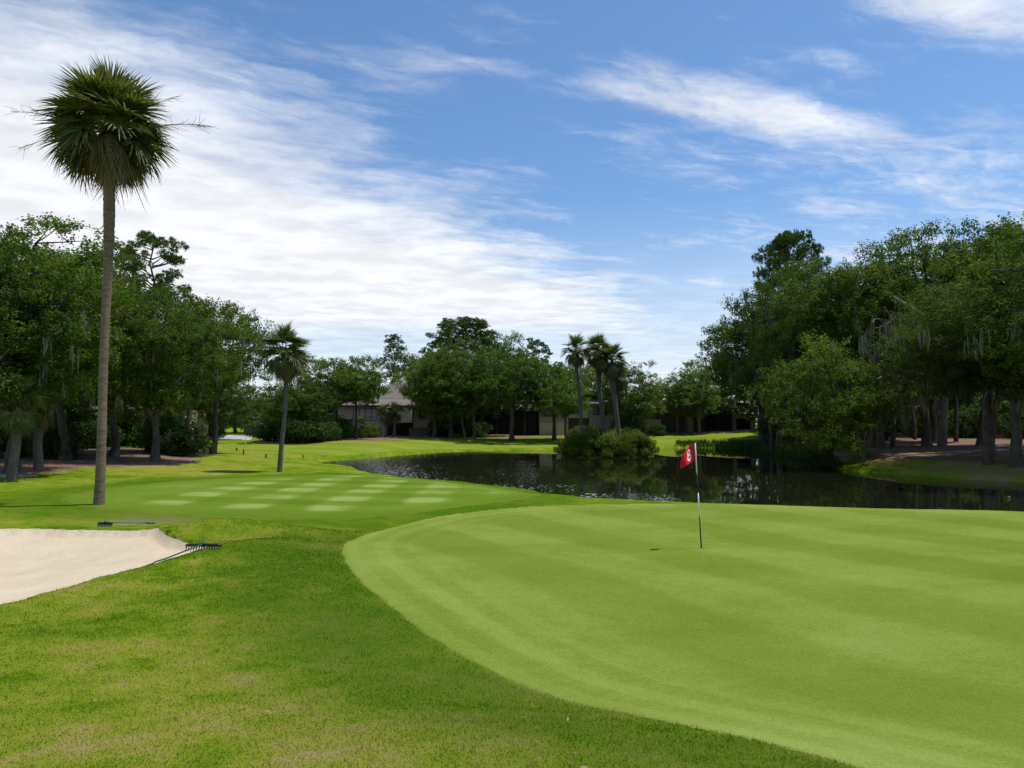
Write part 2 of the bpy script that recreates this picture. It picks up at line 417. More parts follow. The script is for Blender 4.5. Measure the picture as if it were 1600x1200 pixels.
M['rough'] = turf_rough(); M['green'] = turf_green(); M['fairway'] = turf_fairway('plaid_fairway_turf', True)
M['far_fairway'] = turf_fairway('far_fairway_turf', False); M['sand'] = sand_mat(); M['straw'] = straw_mat()
M['path'] = simple('path_dirt', (0.34, 0.27, 0.21), 0.95, 0.1, 0.2, 2.0)
M['road'] = simple('road_concrete', (0.42, 0.41, 0.40), 0.9, 0.2, 0.12, 1.0)


def water_mat():
    m_, bb, out = mat('pond_water')
    g = bb.n('ShaderNodeTexCoord').outputs['Object']
    s3 = bb.n('ShaderNodeSeparateXYZ'); bb.nt.links.new(g, s3.inputs[0])
    x, y = s3.outputs[0], s3.outputs[1]
    mp = bb.n('ShaderNodeMapping'); mp.inputs['Scale'].default_value = (0.8, 0.28, 1); bb.nt.links.new(g, mp.inputs[0])
    # a breeze ruffles the open left half; the right half under the trees lies calm
    gust = bb.ss(bb.m('ADD', bb.m('ADD', x, bb.m('MULTIPLY', y, 0.03)), bb.m('MULTIPLY', bb.m('SUBTRACT', bb.noise(g, 0.12, 3), 0.5), 12.0)), 7.5, -2.5, 0.0, 1.0)
    gust = bb.m('MULTIPLY', gust, bb.ss(bb.noise(mp.outputs[0], 0.25, 3), 0.3, 0.6, 0.6, 1.0))
    def nv(scale, det):
        t_ = bb.n('ShaderNodeTexNoise'); bb.nt.links.new(mp.outputs[0], t_.inputs['Vector']); t_.inputs['Scale'].default_value = scale; t_.inputs['Detail'].default_value = det
        q = bb.n('ShaderNodeSeparateColor'); bb.nt.links.new(t_.outputs['Color'], q.inputs[0])
        return bb.m('SUBTRACT', q.outputs[0], 0.5), bb.m('SUBTRACT', q.outputs[1], 0.5)
    ax_, ay_ = nv(6.0, 4); bx_, by_ = nv(0.9, 2)
    kg = bb.m('ADD', bb.m('MULTIPLY', gust, 0.62), 0.010)
    nx = bb.m('ADD', bb.m('MULTIPLY', ax_, kg), bb.m('MULTIPLY', bx_, 0.013)); ny = bb.m('SUBTRACT', bb.m('MULTIPLY', by_, 0.013), bb.m('MULTIPLY', bb.m('ABSOLUTE', ay_), kg))     # of small waves one sees the near slopes
    vn = bb.n('ShaderNodeVectorMath', operation='NORMALIZE'); bb.nt.links.new(bb.comb(nx, ny, 1.0), vn.inputs[0])
    p = principled(bb, out, (0.011, 0.013, 0.006), 0.02, 0.5)
    p.inputs['IOR'].default_value = 1.33
    bb.nt.links.new(vn.outputs[0], p.inputs['Normal'])
    return m_


M['water'] = water_mat()


def siding(name, col, pitch=0.2, vert=False):
    m_, bb, out = mat(name)
    g = bb.n('ShaderNodeTexCoord').outputs['Object']
    s3 = bb.n('ShaderNodeSeparateXYZ'); bb.nt.links.new(g, s3.inputs[0])
    fr = bb.m('FRACT', bb.m('DIVIDE', s3.outputs[0 if vert else 2], pitch))
    n1 = bb.noise(g, 1.2, 5, 0.6)
    c = bb.mix(n1, tuple(x * 0.75 for x in col), tuple(x * 1.2 for x in col))
    c = bb.mix(bb.ss(fr, 0.16, 0.0), c, tuple(x * 0.45 for x in col))
    principled(bb, out, c, 0.85, 0.15, fr, 0.6, 0.02)
    return m_


M['wall'] = siding('grey_brown_siding', (0.42, 0.345, 0.26)); M['wall_beige'] = siding('beige_siding', (0.58, 0.50, 0.34), 0.22)
M['wall_yellow'] = siding('pale_yellow_siding', (0.60, 0.50, 0.28), 0.2); M['wall_dark'] = siding('dark_brown_siding', (0.17, 0.135, 0.105))
M['shingle'] = siding('brown_shingle', (0.195, 0.165, 0.138), 0.16)
M['trim'] = simple('dark_trim', (0.06, 0.05, 0.042)); M['trim_light'] = simple('pale_trim', (0.45, 0.40, 0.33)); M['white'] = simple('white_paint', (0.75, 0.74, 0.71), 0.5, 0.4, 0.05)
M['fence'] = siding('dark_fence_boards', (0.022, 0.020, 0.018), 0.15, True)
M['opening_shade'] = simple('opening_shade_black', (0.012, 0.012, 0.012), 0.9)  # shade inside the carport and garages, painted as near-black slabs
M['glass'] = simple('window_glass', (0.035, 0.042, 0.045), 0.08, 0.6, 0.1, 1, 0.0)
M['blind'] = simple('window_with_blind', (0.36, 0.38, 0.37), 0.25, 0.5, 0.1, 2, 0.0)
M['wood'] = simple('weathered_post', (0.16, 0.12, 0.09)); M['rake_black'] = simple('black_plastic', (0.012, 0.014, 0.014), 0.45, 0.5)
M['rake_green'] = simple('green_handle', (0.022, 0.075, 0.06), 0.4, 0.5, 0.1); M['red'] = simple('red_flag_cloth', (0.62, 0.012, 0.035), 0.7, 0.2, 0.1, 20)
M['flag_white'] = simple('white_flag_print', (0.80, 0.78, 0.78), 0.7, 0.2, 0.03); M['pole_black'] = simple('black_pole_paint', (0.012, 0.012, 0.013), 0.35, 0.5)
M['pole_white'] = simple('white_pole_paint', (0.78, 0.78, 0.74), 0.35, 0.5, 0.03); M['leaf_dead'] = leaf_mat('fallen_leaf', (0.16, 0.09, 0.04), (0.33, 0.22, 0.11), (0.55, 0.45, 0.3), 0.1, 0.8, 0.1)

# ------------------------------------------------------------------ the lie of the land
CP = []
for px, py, z in ((800, 1200, -1.62), (100, 1200, -1.62), (1500, 1200, -1.75), (0, 952, -2.1), (332, 858, -2.33), (560, 850, -2.3), (640, 960, -2.1),
                  (900, 1080, -1.95), (1093, 853, -2.4), (1400, 900, -2.3), (1600, 950, -2.2), (1600, 805, -2.35), (1350, 793, -2.38), (1100, 785, -2.4),
                  (880, 778, -2.45), (700, 800, -2.45), (500, 800, -2.45), (157, 785, -2.35), (0, 790, -2.35), (437, 735, -2.5), (750, 750, -2.5),
                  (600, 738, -2.5), (0, 748, -2.3), (200, 720, -2.15), (300, 705, -2.0), (470, 715, -2.6), (400, 700, -2.2), (380, 686, -2.0),
                  (480, 695, -2.1), (560, 690, -1.85), (650, 684, -1.75), (800, 681.5, -1.75), (900, 680, -1.62), (1030, 677, -1.4), (1180, 671, -0.85),
                  (700, 698, -2.55), (870, 697, -2.55), (1030, 694, -2.45), (1240, 692, -1.75), (1290, 716, -2.3), (1393, 698, -1.85), (1535, 725, -2.25), (1600, 703, -1.75), (1455, 690, -1.6)):
    Y = -z * F / (py - 662); CP.append((at(px, Y), Y, CAMZ + z))
CP += [(0, 0, 1.4), (-6, -2, 1.4), (6, -2, 1.4), (0, -14, 1.4), (-14, 2, 1.2), (16, 2, 1.1), (-40, 10, 0.9), (45, 5, 0.9), (-60, 40, 1.0), (60, 60, 1.6), (70, 110, 1.7),
       (-70, 100, 1.1), (-30, 160, 1.1), (30, 160, 1.6), (200, 200, 1.5), (-200, 200, 1.1), (0, 300, 1.2), (-200, -60, 1.2), (200, -60, 1.2), (0, -120, 1.3), (-12.2, 18, 0.55), (-8, 17.6, 0.55)]
CP = np.array(CP)


def _tps(A, B):
    d = np.hypot(A[:, None, 0] - B[None, :, 0], A[:, None, 1] - B[None, :, 1]) / 20.0
    return d * d * np.log(d + 1e-6) if False else -np.sqrt(d * d + 0.02)


_K = np.zeros((len(CP) + 3,) * 2); _n = len(CP)
_K[:_n, :_n] = _tps(CP[:, :2], CP[:, :2]) + np.eye(_n) * -0.004
_K[:_n, _n] = 1; _K[_n, :_n] = 1; _K[:_n, _n + 1:] = CP[:, :2] / 100; _K[_n + 1:, :_n] = CP[:, :2].T / 100
_w = np.linalg.solve(_K, np.concatenate([CP[:, 2], [0, 0, 0]]))


def base_h(x, y):
    x = np.clip(np.asarray(x, float), -200, 200).ravel(); y = np.clip(np.asarray(y, float), -120, 300).ravel()
    out = np.empty(len(x)); Q_ = np.stack([x, y], 1)
    for i in range(0, len(x), 20000):
        q = Q_[i:i + 20000]
        out[i:i + 20000] = _tps(q, CP[:, :2]) @ _w[:_n] + _w[_n] + (q / 100) @ _w[_n + 1:]
    return out


def smooth_poly(P, n=4):
    P = np.asarray(P, float)
    for _ in range(n - 2):
        Q_ = np.roll(P, -1, 0); P = np.stack([0.75 * P + 0.25 * Q_, 0.25 * P + 0.75 * Q_], 1).reshape(-1, 2)
    return P


def sdf(P, x, y):
    """signed distance to a polygon, positive inside"""
    x = np.asarray(x, float); y = np.asarray(y, float); d2 = np.full(x.shape, 1e18); ins = np.zeros(x.shape, bool)
    for (ax, ay), (bx, by) in zip(P, np.roll(P, -1, 0)):
        ex, ey = bx - ax, by - ay; L = ex * ex + ey * ey + 1e-12
        tt = np.clip(((x - ax) * ex + (y - ay) * ey) / L, 0, 1)
        d2 = np.minimum(d2, (x - ax - tt * ex) ** 2 + (y - ay - tt * ey) ** 2)
        c = ((ay > y) != (by > y)) & (x < ex * (y - ay) / (ey if abs(ey) > 1e-12 else 1e-12) + ax)
        ins ^= c
    return np.sqrt(d2) * np.where(ins, 1, -1)


POND = smooth_poly([(44, 19), (28, 21.8), (16, 23.6), (10, 25.6), (5.2, 27.6), (2.6, 29.6), (1.5, 31.2), (0.9, 33.2), (-1.0, 35.6), (-6.2, 41), (-9.6, 46.5), (-10.4, 51), (-14.2, 55.5), (-15.5, 58.5),
                    (-13, 63.5), (-11.6, 69), (-9.4, 75), (-6.6, 80.5), (-1, 83), (5, 84.5), (16, 90), (22, 95), (27, 92), (28, 84), (25.9, 71), (23.4, 60), (21.6, 53), (21.2, 48), (22.4, 44.5), (24, 41), (27, 37), (44, 33)])
BUNKER = smooth_poly([(-5.75, 8.2), (-5.75, 10.4), (-5.55, 12.2), (-5.35, 14.1), (-6.2, 14.9), (-7.3, 15.9), (-7.9, 17.1), (-9.5, 17.7), (-12.2, 17.9), (-17, 17), (-19, 13), (-17, 8.5), (-12, 6.0), (-8, 6.4)])
GREEN = smooth_poly([(-3.35, 15.0), (-2.9, 18.0), (-1.9, 20.6), (0.2, 22.6), (3, 23.4), (6, 22.9), (10, 21.8), (14, 20.4), (20, 18.8), (27, 16.5), (29, 10), (24, 4.5), (14, 1.0), (5, 1.6), (2.1, 3.1), (1.2, 4.7), (0.1, 6.1), (-1.0, 7.8), (-2.15, 10.4), (-2.9, 12.8)])
FAIR = smooth_poly([(-13.5, 22.0), (-15.2, 27), (-14, 33), (-10, 37.0), (-6.2, 38.6), (-2.2, 34.2), (-0.2, 31.8), (0.8, 29.2), (1.2, 26.2), (-0.6, 23.6), (-3.2, 20.6), (-5.0, 19.5), (-8.5, 20.4)])
FARF = smooth_poly([(-26, 66), (-28, 76), (-20, 79), (-14, 84), (-11, 94), (0, 103), (12, 104), (24, 104), (33, 103.5), (36, 101), (31, 96), (25, 96.5), (19, 93.5), (11, 88.2), (4, 85.6), (-1.2, 84.2), (-7.2, 81.6), (-10.4, 75.6), (-12.6, 69.4), (-14.0, 64.6), (-18, 62)])
STRAW_L = smooth_poly([(-22.3, 33.5), (-22.0, 37.4), (-19.8, 40.0), (-18.4, 44), (-21.4, 50.5), (-21.6, 56), (-23.5, 57.5), (-30, 60), (-50, 62), (-70, 50), (-60, 30), (-34, 29)])
STRAW_R = smooth_poly([(26.6, 73), (30.0, 86), (33.5, 100), (60, 100), (80, 80), (80, 44), (60, 38), (38, 40.5), (30, 42.5), (25.6, 45.5), (23.2, 49.5), (23.6, 56), (25.0, 64)])
BED_C = smooth_poly([(-22, 80.2), (-15.0, 85), (-12, 95.2), (0, 104.2), (12, 105.2), (25, 105.2), (36, 104.8), (40, 125), (-30, 125), (-30, 81)])
PATH_L = smooth_poly([(-40, 27.5), (-24, 30.5), (-20.6, 33.3), (-21.6, 34.7), (-25, 32.6), (-40, 30)])
PATH_R = smooth_poly([(25.2, 52.4), (28, 51.2), (34, 50.6), (60, 49), (60, 52.0), (34, 52.8), (28, 52.6)])
ROAD = [(-36.5, 92), (-48, 122), (-41.5, 122), (-31.6, 92)]
ISL = (8.6, 69.6, 4.15, 2.9)


def pond_sdf(x, y):
    isl = (1 - np.sqrt(((x - ISL[0]) / ISL[2]) ** 2 + ((y - ISL[1]) / ISL[3]) ** 2)) * ISL[3]
    wob = (fbm(x, y, 0.5, 5, 3) - 0.5) * 0.9
    return np.minimum(sdf(POND, x, y), -isl) + wob


def H(x, y):
    x = np.atleast_1d(np.asarray(x, float)); y = np.atleast_1d(np.asarray(y, float))
    shp = x.shape; x = x.ravel(); y = y.ravel()
    h = base_h(x, y)
    h += 0.36 * np.exp(-(((x + 6.2) / 1.7) ** 2 + ((y - 16.6) / 1.0) ** 2))
    h += 0.16 * np.exp(-(((x + 4.7) / 0.7) ** 2 + ((y - 13.8) / 1.5) ** 2))
    h += 0.05 * (fbm(x, y, 0.25, 3, 3) - 0.5)
    near = (x > -25) & (x < 2) & (y > 2) & (y < 24)
    if near.any():
        d = sdf(BUNKER, x[near], y[near]) + (fbm(x[near], y[near], 1.6, 11, 3) - 0.5) * 0.13
        dep = 0.13 * sstep(d, 0.0, 0.13) + 0.40 * sstep(d, 0.05, 3.2) + 0.03 * (fbm(x[near], y[near], 1.6, 21, 3) - 0.5) * sstep(d, 0.1, 0.8)
        lip = 0.07 * np.where(d < 0, np.exp(-(d / 0.5) ** 2), 1 - sstep(d, 0.0, 0.12))
        h[near] = h[near] - dep + lip
    far = (x > -22) & (x < 60) & (y > 15) & (y < 105)
    if far.any():
        d = -pond_sdf(x[far], y[far])            # positive on land
        hl = np.where(d < 9, np.maximum(h[far], 0.45 - 0.02 * np.maximum(d - 5, 0)), h[far])
        k = 0.42 * sstep(d, -0.1, 0.4) + 0.58 * sstep(d, 0.1, 4.2)
        h[far] = np.where(d > -0.1, hl * k + 0.02 * sstep(d, -0.1, 0.1) - 0.04, -0.04 - 0.9 * sstep(-d, 0.0, 4.0))
    return h.reshape(shp)


def Hs(x, y): return float(H(x, y)[0])


# one fan-shaped sheet, fine ahead of the viewer and coarse behind, out to the horizon
r_ = [0.4, 0.9, 1.5, 2.2]
while r_[-1] < 3.0: r_.append(r_[-1] + 0.4)
while r_[-1] < 175: r_.append(r_[-1] * 1.0078 if r_[-1] > 6 else r_[-1] + 0.06)
while r_[-1] < 4200: r_.append(r_[-1] * 1.2)
r_ = np.array(r_)
th = np.concatenate([np.arange(-40, 40, 0.2), np.arange(40, 320, 4.0)]) * np.pi / 180
OX, OY = 0.0, -5.0
GX = OX + r_[:, None] * np.sin(th)[None]; GY = OY + r_[:, None] * np.cos(th)[None]
nr, nth = GX.shape
gx = GX.ravel(); gy = GY.ravel()


def bunk(x, y): return sdf(BUNKER, x, y) + (fbm(x, y, 1.6, 11, 3) - 0.5) * 0.13


sel = np.where((gx > -21) & (gx < -4) & (gy > 4) & (gy < 20))[0]
for _ in range(3):                                  # draw the nearest vertices onto the lip so that it runs clean
    d_ = bunk(gx[sel], gy[sel]); e_ = 0.02
    if _ == 0: sel = sel[np.abs(d_) < 0.085]; d_ = bunk(gx[sel], gy[sel])
    ga = (bunk(gx[sel] + e_, gy[sel]) - bunk(gx[sel] - e_, gy[sel])) / (2 * e_); gb_ = (bunk(gx[sel], gy[sel] + e_) - bunk(gx[sel], gy[sel] - e_)) / (2 * e_)
    q_ = np.maximum(ga ** 2 + gb_ ** 2, 0.25); gx[sel] -= ga * d_ / q_; gy[sel] -= gb_ * d_ / q_
gz = H(gx, gy)
sel = np.where((gx > -21) & (gx < -4) & (gy > 4) & (gy < 20))[0]
gz[sel] -= 0.09 * sstep(bunk(gx[sel], gy[sel]), 0.02, 0.12)      # room for the sand
ii, jj = np.meshgrid(np.arange(nr - 1), np.arange(nth), indexing='ij')
a_ = ii * nth + jj; b_ = ii * nth + (jj + 1) % nth
QUADS = np.stack([a_, a_ + nth, b_ + nth, b_], -1).reshape(-1, 4)
QUADS = QUADS[:, ::-1]


def dry_field(x, y):
    d = 0.285 + 0.62 * (fbm(x, y, 0.45, 31, 4) - 0.5) + 0.95 * (fbm(x, y, 1.9, 41, 4) - 0.5) + 0.5 * (fbm(x, y, 7.0, 45, 2) - 0.5)
    d += 0.34 * np.exp(-(((x + 0.6) / 2.4) ** 2 + ((y - 4.2) / 2.6) ** 2)) + 0.20 * np.exp(-(((x + 3.2) / 1.6) ** 2 + ((y - 5.5) / 2.2) ** 2))
    d += 0.42 * np.exp(-(((x + 3.6) / 0.9) ** 2 + ((y - 14.3) / 0.8) ** 2)) + 0.40 * np.exp(-(((x + 9.5) / 3.5) ** 2 + ((y - 20.0) / 1.3) ** 2))
    d += 0.75 * np.exp(-(((x + 9.3) / 0.9) ** 2 + ((y - 19.2) / 0.55) ** 2))
    d += 0.42 * sstep(x, 21, 25) * sstep(y, 30, 36) * (1 - sstep(y, 62, 80))
    d += 0.50 * np.exp(-(((x + 27) / 7) ** 2 + ((y - 68) / 9) ** 2)) + 0.36 * np.exp(-(((x + 17) / 4.5) ** 2 + ((y - 40) / 4) ** 2)) + 0.25 * np.exp(-(((x + 20) / 6) ** 2 + ((y - 52) / 6) ** 2))
    return d


def lush_field(x, y):
    e = -sdf(GREEN, x, y)
    l = sstep(e, -0.2, 0.1) * (1 - sstep(e, 0.9, 2.6)) * (0.85 + 0.5 * (fbm(x, y, 1.2, 51, 3) - 0.5))
    l = l * (1 - 0.8 * sstep(y, 15, 18))
    e2 = -sdf(FAIR, x, y)
    l2 = sstep(e2, -0.2, 0.1) * (1 - sstep(e2, 0.8, 3.0)) * 0.75
    return np.clip(np.maximum(l, l2), 0, 1)


ground = link('ground', mesh('ground', np.stack([gx, gy, gz], 1), [QUADS, ], [M['rough']], {'dry': dry_field(gx, gy), 'lush': lush_field(gx, gy)}))
tag(ground, 'uneven mown rough grass running from the foreground around the pond', kind='structure')


def sheet(name, fn, material, label, lift=0.005, edge=False):
    d = fn(gx, gy)
    ins = d > 0
    q = QUADS[ins[QUADS].any(1)]
    ids, inv = np.unique(q, return_inverse=True); q = inv.reshape(-1, 4)
    x = gx[ids].copy(); y = gy[ids].copy(); dd = d[ids]; out = dd <= 0
    for _ in range(3):
        xo, yo = x[out], y[out]; e = 0.02
        d0 = fn(xo, yo); gxx = (fn(xo + e, yo) - fn(xo - e, yo)) / (2 * e); gyy = (fn(xo, yo + e) - fn(xo, yo - e)) / (2 * e)
        g2 = np.maximum(gxx ** 2 + gyy ** 2, 0.25)
        st = np.clip(-d0 / g2, -1.5, 1.5)
        x[out] = xo + gxx * st; y[out] = yo + gyy * st
    z = H(x, y) + np.where(out, -0.015 - np.hypot(x, y) * 0.0006, lift + np.hypot(x, y) * 0.00025)   # the rim tucks under the rough
    o = link(name, mesh(name, np.stack([x, y, z], 1), [q], [material], {'edge': np.maximum(fn(x, y), 0)} if edge else None))
    return tag(o, label, kind='structure')


def pf(P, amp=0.0, sc=1.0, seed=0):
    return lambda x, y: sdf(P, x, y) + (amp * 2 * (fbm(x, y, sc, seed, 3) - 0.5) if amp else 0)


sheet('putting_green', pf(GREEN, 0.05, 2.0, 61), M['green'], 'smooth pale green putting surface with faint mowing bands', edge=True)
sheet('fairway', pf(FAIR, 0.12, 1.0, 62), M['fairway'], 'close mown fairway with a plaid of light and dark mowing squares', edge=True)
sheet('fairway', pf(FARF, 0.3, 0.4, 63), M['far_fairway'], 'bright fairway beyond the pond in front of the houses', edge=True)
sheet('bunker_sand', lambda x, y: bunk(x, y) - 0.004, M['sand'], 'pale sand filling the bunker at the left', 0.006)
sheet('pine_straw_bed', pf(STRAW_L, 1.2, 0.3, 64), M['straw'], 'brown pine straw under the trees at the left')
sheet('pine_straw_bed', pf(STRAW_R, 1.6, 0.25, 65), M['straw'], 'brown leaf litter under the trees on the right bank')
sheet('pine_straw_bed', pf(BED_C, 0.5, 0.3, 66), M['straw'], 'dark planting bed in front of the houses across the pond', 0.03)
sheet('cart_path', pf(PATH_L, 0.15, 0.8, 67), M['path'], 'short stretch of dirt cart path at the left edge', 0.014)
sheet('cart_path', pf(PATH_R, 0.2, 0.6, 68), M['path'], 'sunlit dirt cart path through the trees on the right bank', 0.02)
sheet('road', pf(np.array(ROAD, float)), M['road'], 'pale concrete road end in the gap between the trees', 0.03)

px_, py_ = np.array([-30, 60]), np.array([12, 105])
wx, wy = np.meshgrid(np.linspace(-20, 46, 80), np.linspace(18, 98, 90), indexing='ij')
wd = pond_sdf(wx.ravel(), wy.ravel())
wi, wj = np.meshgrid(np.arange(79), np.arange(89), indexing='ij'); wa = wi * 90 + wj
wq = np.stack([wa, wa + 90, wa + 91, wa + 1], -1).reshape(-1, 4); wq = wq[(wd[wq] > -0.9).any(1)]
ids, inv = np.unique(wq, return_inverse=True)
tag(link('pond', mesh('pond', np.stack([wx.ravel()[ids], wy.ravel()[ids], np.zeros(len(ids))], 1), [inv.reshape(-1, 4)], [M['water']])),
    'dark still pond mirroring the trees, ruffled at its left side', kind='structure')

# ------------------------------------------------------------------ foliage makers
def nrm(v): return v / (np.linalg.norm(v, axis=-1, keepdims=True) + 1e-9)


def leaf_mesh(name, P_, N_, L_, W_, tint, material, A_=None):
    """one small diamond per leaf"""
    n = len(P_); rd = nrm(rng.normal(size=(n, 3)))
    A = nrm(rd - (rd * N_).sum(1, keepdims=True) * N_) if A_ is None else A_
    B = np.cross(N_, A)
    L_ = np.broadcast_to(L_, (n,))[:, None]; W_ = np.broadcast_to(W_, (n,))[:, None]
    V = np.stack([P_ - A * L_ / 2, P_ + B * W_ / 2 - A * L_ * 0.05, P_ + A * L_ / 2, P_ - B * W_ / 2 - A * L_ * 0.05], 1).reshape(-1, 3)
    Fq = np.arange(4 * n).reshape(-1, 4)
    return mesh(name, V, [Fq], [material], {'tint': np.repeat(tint, 4)}, smooth=False)


def bez(p0, p1, p2, n=7):
    t_ = np.linspace(0, 1, n)[:, None]
    return (1 - t_) ** 2 * p0 + 2 * t_ * (1 - t_) * p1 + t_ ** 2 * p2


def make_oak(seed, Ht=13.0, Rc=5.2, base=0.28, ncl=95, spr=17, lps=26, leaf=0.17, squash=0.62, rcl=1.25, lean=(0.0, 0.0), material='oak', mossn=40, gap=0.0, r0=0.34):
    """returns meshes trunk, branches, crown, moss of one broad tree at real size"""
    global rng
    rng = np.random.default_rng(seed)
    tb, bb = MB(), MB()
    hf = Ht * (base + 0.10)
    top = np.array([lean[0] * Ht * 0.3, lean[1] * Ht * 0.3, hf])
    kink = np.array([rng.normal() * 0.25, rng.normal() * 0.25, hf * 0.5])
    path = bez(np.array([0, 0, -0.4]), kink + top * 0.2, top, 12)
    path[1:-1, :2] += rng.normal(size=(10, 2)) * 0.05
    hh = np.clip(path[:, 2] / hf, 0, 1)
    tb.tube(path, r0 * (0.80 + 0.65 * np.exp(-np.maximum(path[:, 2], 0) * 1.9) - 0.12 * hh), 12)
    zc0 = Ht * base; zm = Ht * (base + 1) / 2; hz = (Ht - zc0) / 2
    limbs = []
    nl = 7
    for k in range(nl):
        ph = 2 * np.pi * (k + rng.uniform(-0.3, 0.3)) / nl
        rr = Rc * rng.uniform(0.5, 0.8) if k < nl - 1 else Rc * 0.15
        zt = zm + hz * (rng.uniform(-0.15, 0.55) if k < nl - 1 else 0.75)
        e = np.array([rr * np.cos(ph) + top[0] * 1.3, rr * np.sin(ph) + top[1] * 1.3, zt])
        s0 = path[int(rng.integers(8, 12))]
        md = s0 * 0.45 + e * 0.55 + np.array([0, 0, rng.uniform(-0.2, 0.9)]); md[:2] += rng.normal(size=2) * 0.5
        c = bez(s0, md, e, 10); c[1:-1] += rng.normal(size=(8, 3)) * 0.10
        bb.tube(c, np.linspace(r0 * 0.55, 0.05, 10), 7); limbs.append(c)
    lp = np.vstack(limbs)
    k = np.arange(ncl) + 0.5
    cz = 1 - 2 * (k / ncl) ** 0.92; ph = np.pi * (1 + 5 ** 0.5) * k + rng.uniform(0, 6)
    cr = np.sqrt(np.maximum(0, 1 - cz ** 2))
    D_ = np.stack([cr * np.cos(ph), cr * np.sin(ph), cz], 1)
    lump = 1 + 0.20 * np.sin(D_[:, 0] * 3.1 + seed) + 0.16 * np.sin(D_[:, 1] * 4.3 + 2 * seed) + 0.12 * np.sin(D_[:, 2] * 5 + seed * 1.7)
    rad = rng.uniform(0.70, 0.98, ncl) * lump
    inner = rng.random(ncl) < 0.16; rad[inner] *= 0.6
    flat = np.where(D_[:, 2] < 0, 0.75, 1.0)
    Cc = np.stack([D_[:, 0] * Rc * rad, D_[:, 1] * Rc * rad, zm + D_[:, 2] * hz * rad * flat], 1)
    Cc[:, :2] += top[:2] * 1.3
    Cc += rng.normal(size=(ncl, 3)) * 0.3
    keep = rng.random(ncl) > gap
    Cc = Cc[keep]; ncl = len(Cc)
    for c in Cc:
        d = np.linalg.norm(lp - c, axis=1) + 1.3 * np.maximum(0, lp[:, 2] - c[2]); j = int(np.argmin(d))
        md = (lp[j] + c) / 2 + rng.normal(size=3) * 0.18
        bb.tube(bez(lp[j], md, c, 5), np.linspace(0.055, 0.015, 5), 4, cap=False)
    rc = rcl * rng.uniform(0.7, 1.25, ncl)
    # sprigs
    ci = np.repeat(np.arange(ncl), spr); ns = len(ci)
    sd = nrm(rng.normal(size=(ns, 3))); sd[:, 2] = np.where(sd[:, 2] < -0.2, sd[:, 2] * 0.6, sd[:, 2])
    sr = rng.uniform(0.35, 1.0, ns) ** 0.6
    Sc = Cc[ci] + sd * (rc[ci] * sr)[:, None] * np.array([1, 1, squash])
    stint = rng.normal(0.45, 0.13, ns) + rng.normal(0, 0.15, ncl)[ci]
    ax = nrm(sd + np.array([0, 0, 0.35]) + rng.normal(size=(ns, 3)) * 0.5)
    li = np.repeat(np.arange(ns), lps); n = len(li)
    tpos = rng.uniform(-0.5, 0.5, n)
    Pl = Sc[li] + ax[li] * (tpos * 0.62)[:, None] + rng.normal(size=(n, 3)) * 0.13 * np.array([1, 1, 0.8])
    Nl = nrm(rng.normal(size=(n, 3)) * 0.62 + np.array([0, 0, 0.75]) + sd[li] * 0.45)
    L_ = leaf * rng.uniform(0.7, 1.3, n)
    crown = leaf_mesh('crown', Pl, Nl, L_, L_ * 0.56, np.clip(stint[li] + rng.normal(0, 0.08, n), 0, 1), M[material])
    mo = None
    if mossn:
        cand = Cc[Cc[:, 2] < zm + hz * 0.25]
        V, Q_, tn = [], [], []
        for i in range(mossn):
            c0 = cand[rng.integers(len(cand))] + rng.normal(size=3) * np.array([0.6, 0.6, 0.2]) - np.array([0, 0, 0.3])
            for s_ in range(7):
                p = c0 + rng.normal(size=3) * np.array([0.13, 0.13, 0.08]); Lm = rng.uniform(0.4, 1.5); w = rng.uniform(0.03, 0.075)
                an = rng.uniform(0, np.pi); wv_ = np.array([np.cos(an), np.sin(an), 0]) * w
                sw = rng.normal(size=3) * 0.06; sw[2] = 0
                k0 = len(V)
                for q, (f_, ww) in enumerate(((0, 0.5), (0.4, 1.0), (0.75, 0.7), (1.0, 0.08))):
                    pc = p + np.array([0, 0, -Lm * f_]) + sw * f_ + rng.normal(size=3) * 0.015
                    V += [pc - wv_ * ww, pc + wv_ * ww]; tn += [0.5 + 0.3 * rng.normal()] * 2
                for q in range(3): Q_.append((k0 + 2 * q, k0 + 2 * q + 1, k0 + 2 * q + 3, k0 + 2 * q + 2))
        mo = mesh('spanish_moss', V, [np.array(Q_)], [M['moss']], {'tint': np.clip(tn, 0, 1)}, False)
    return dict(trunk=tb.mesh('trunk', M['oak_bark'], True), branches=bb.mesh('branches', M['oak_bark'], True), crown=crown, spanish_moss=mo, H=Ht, R=Rc)


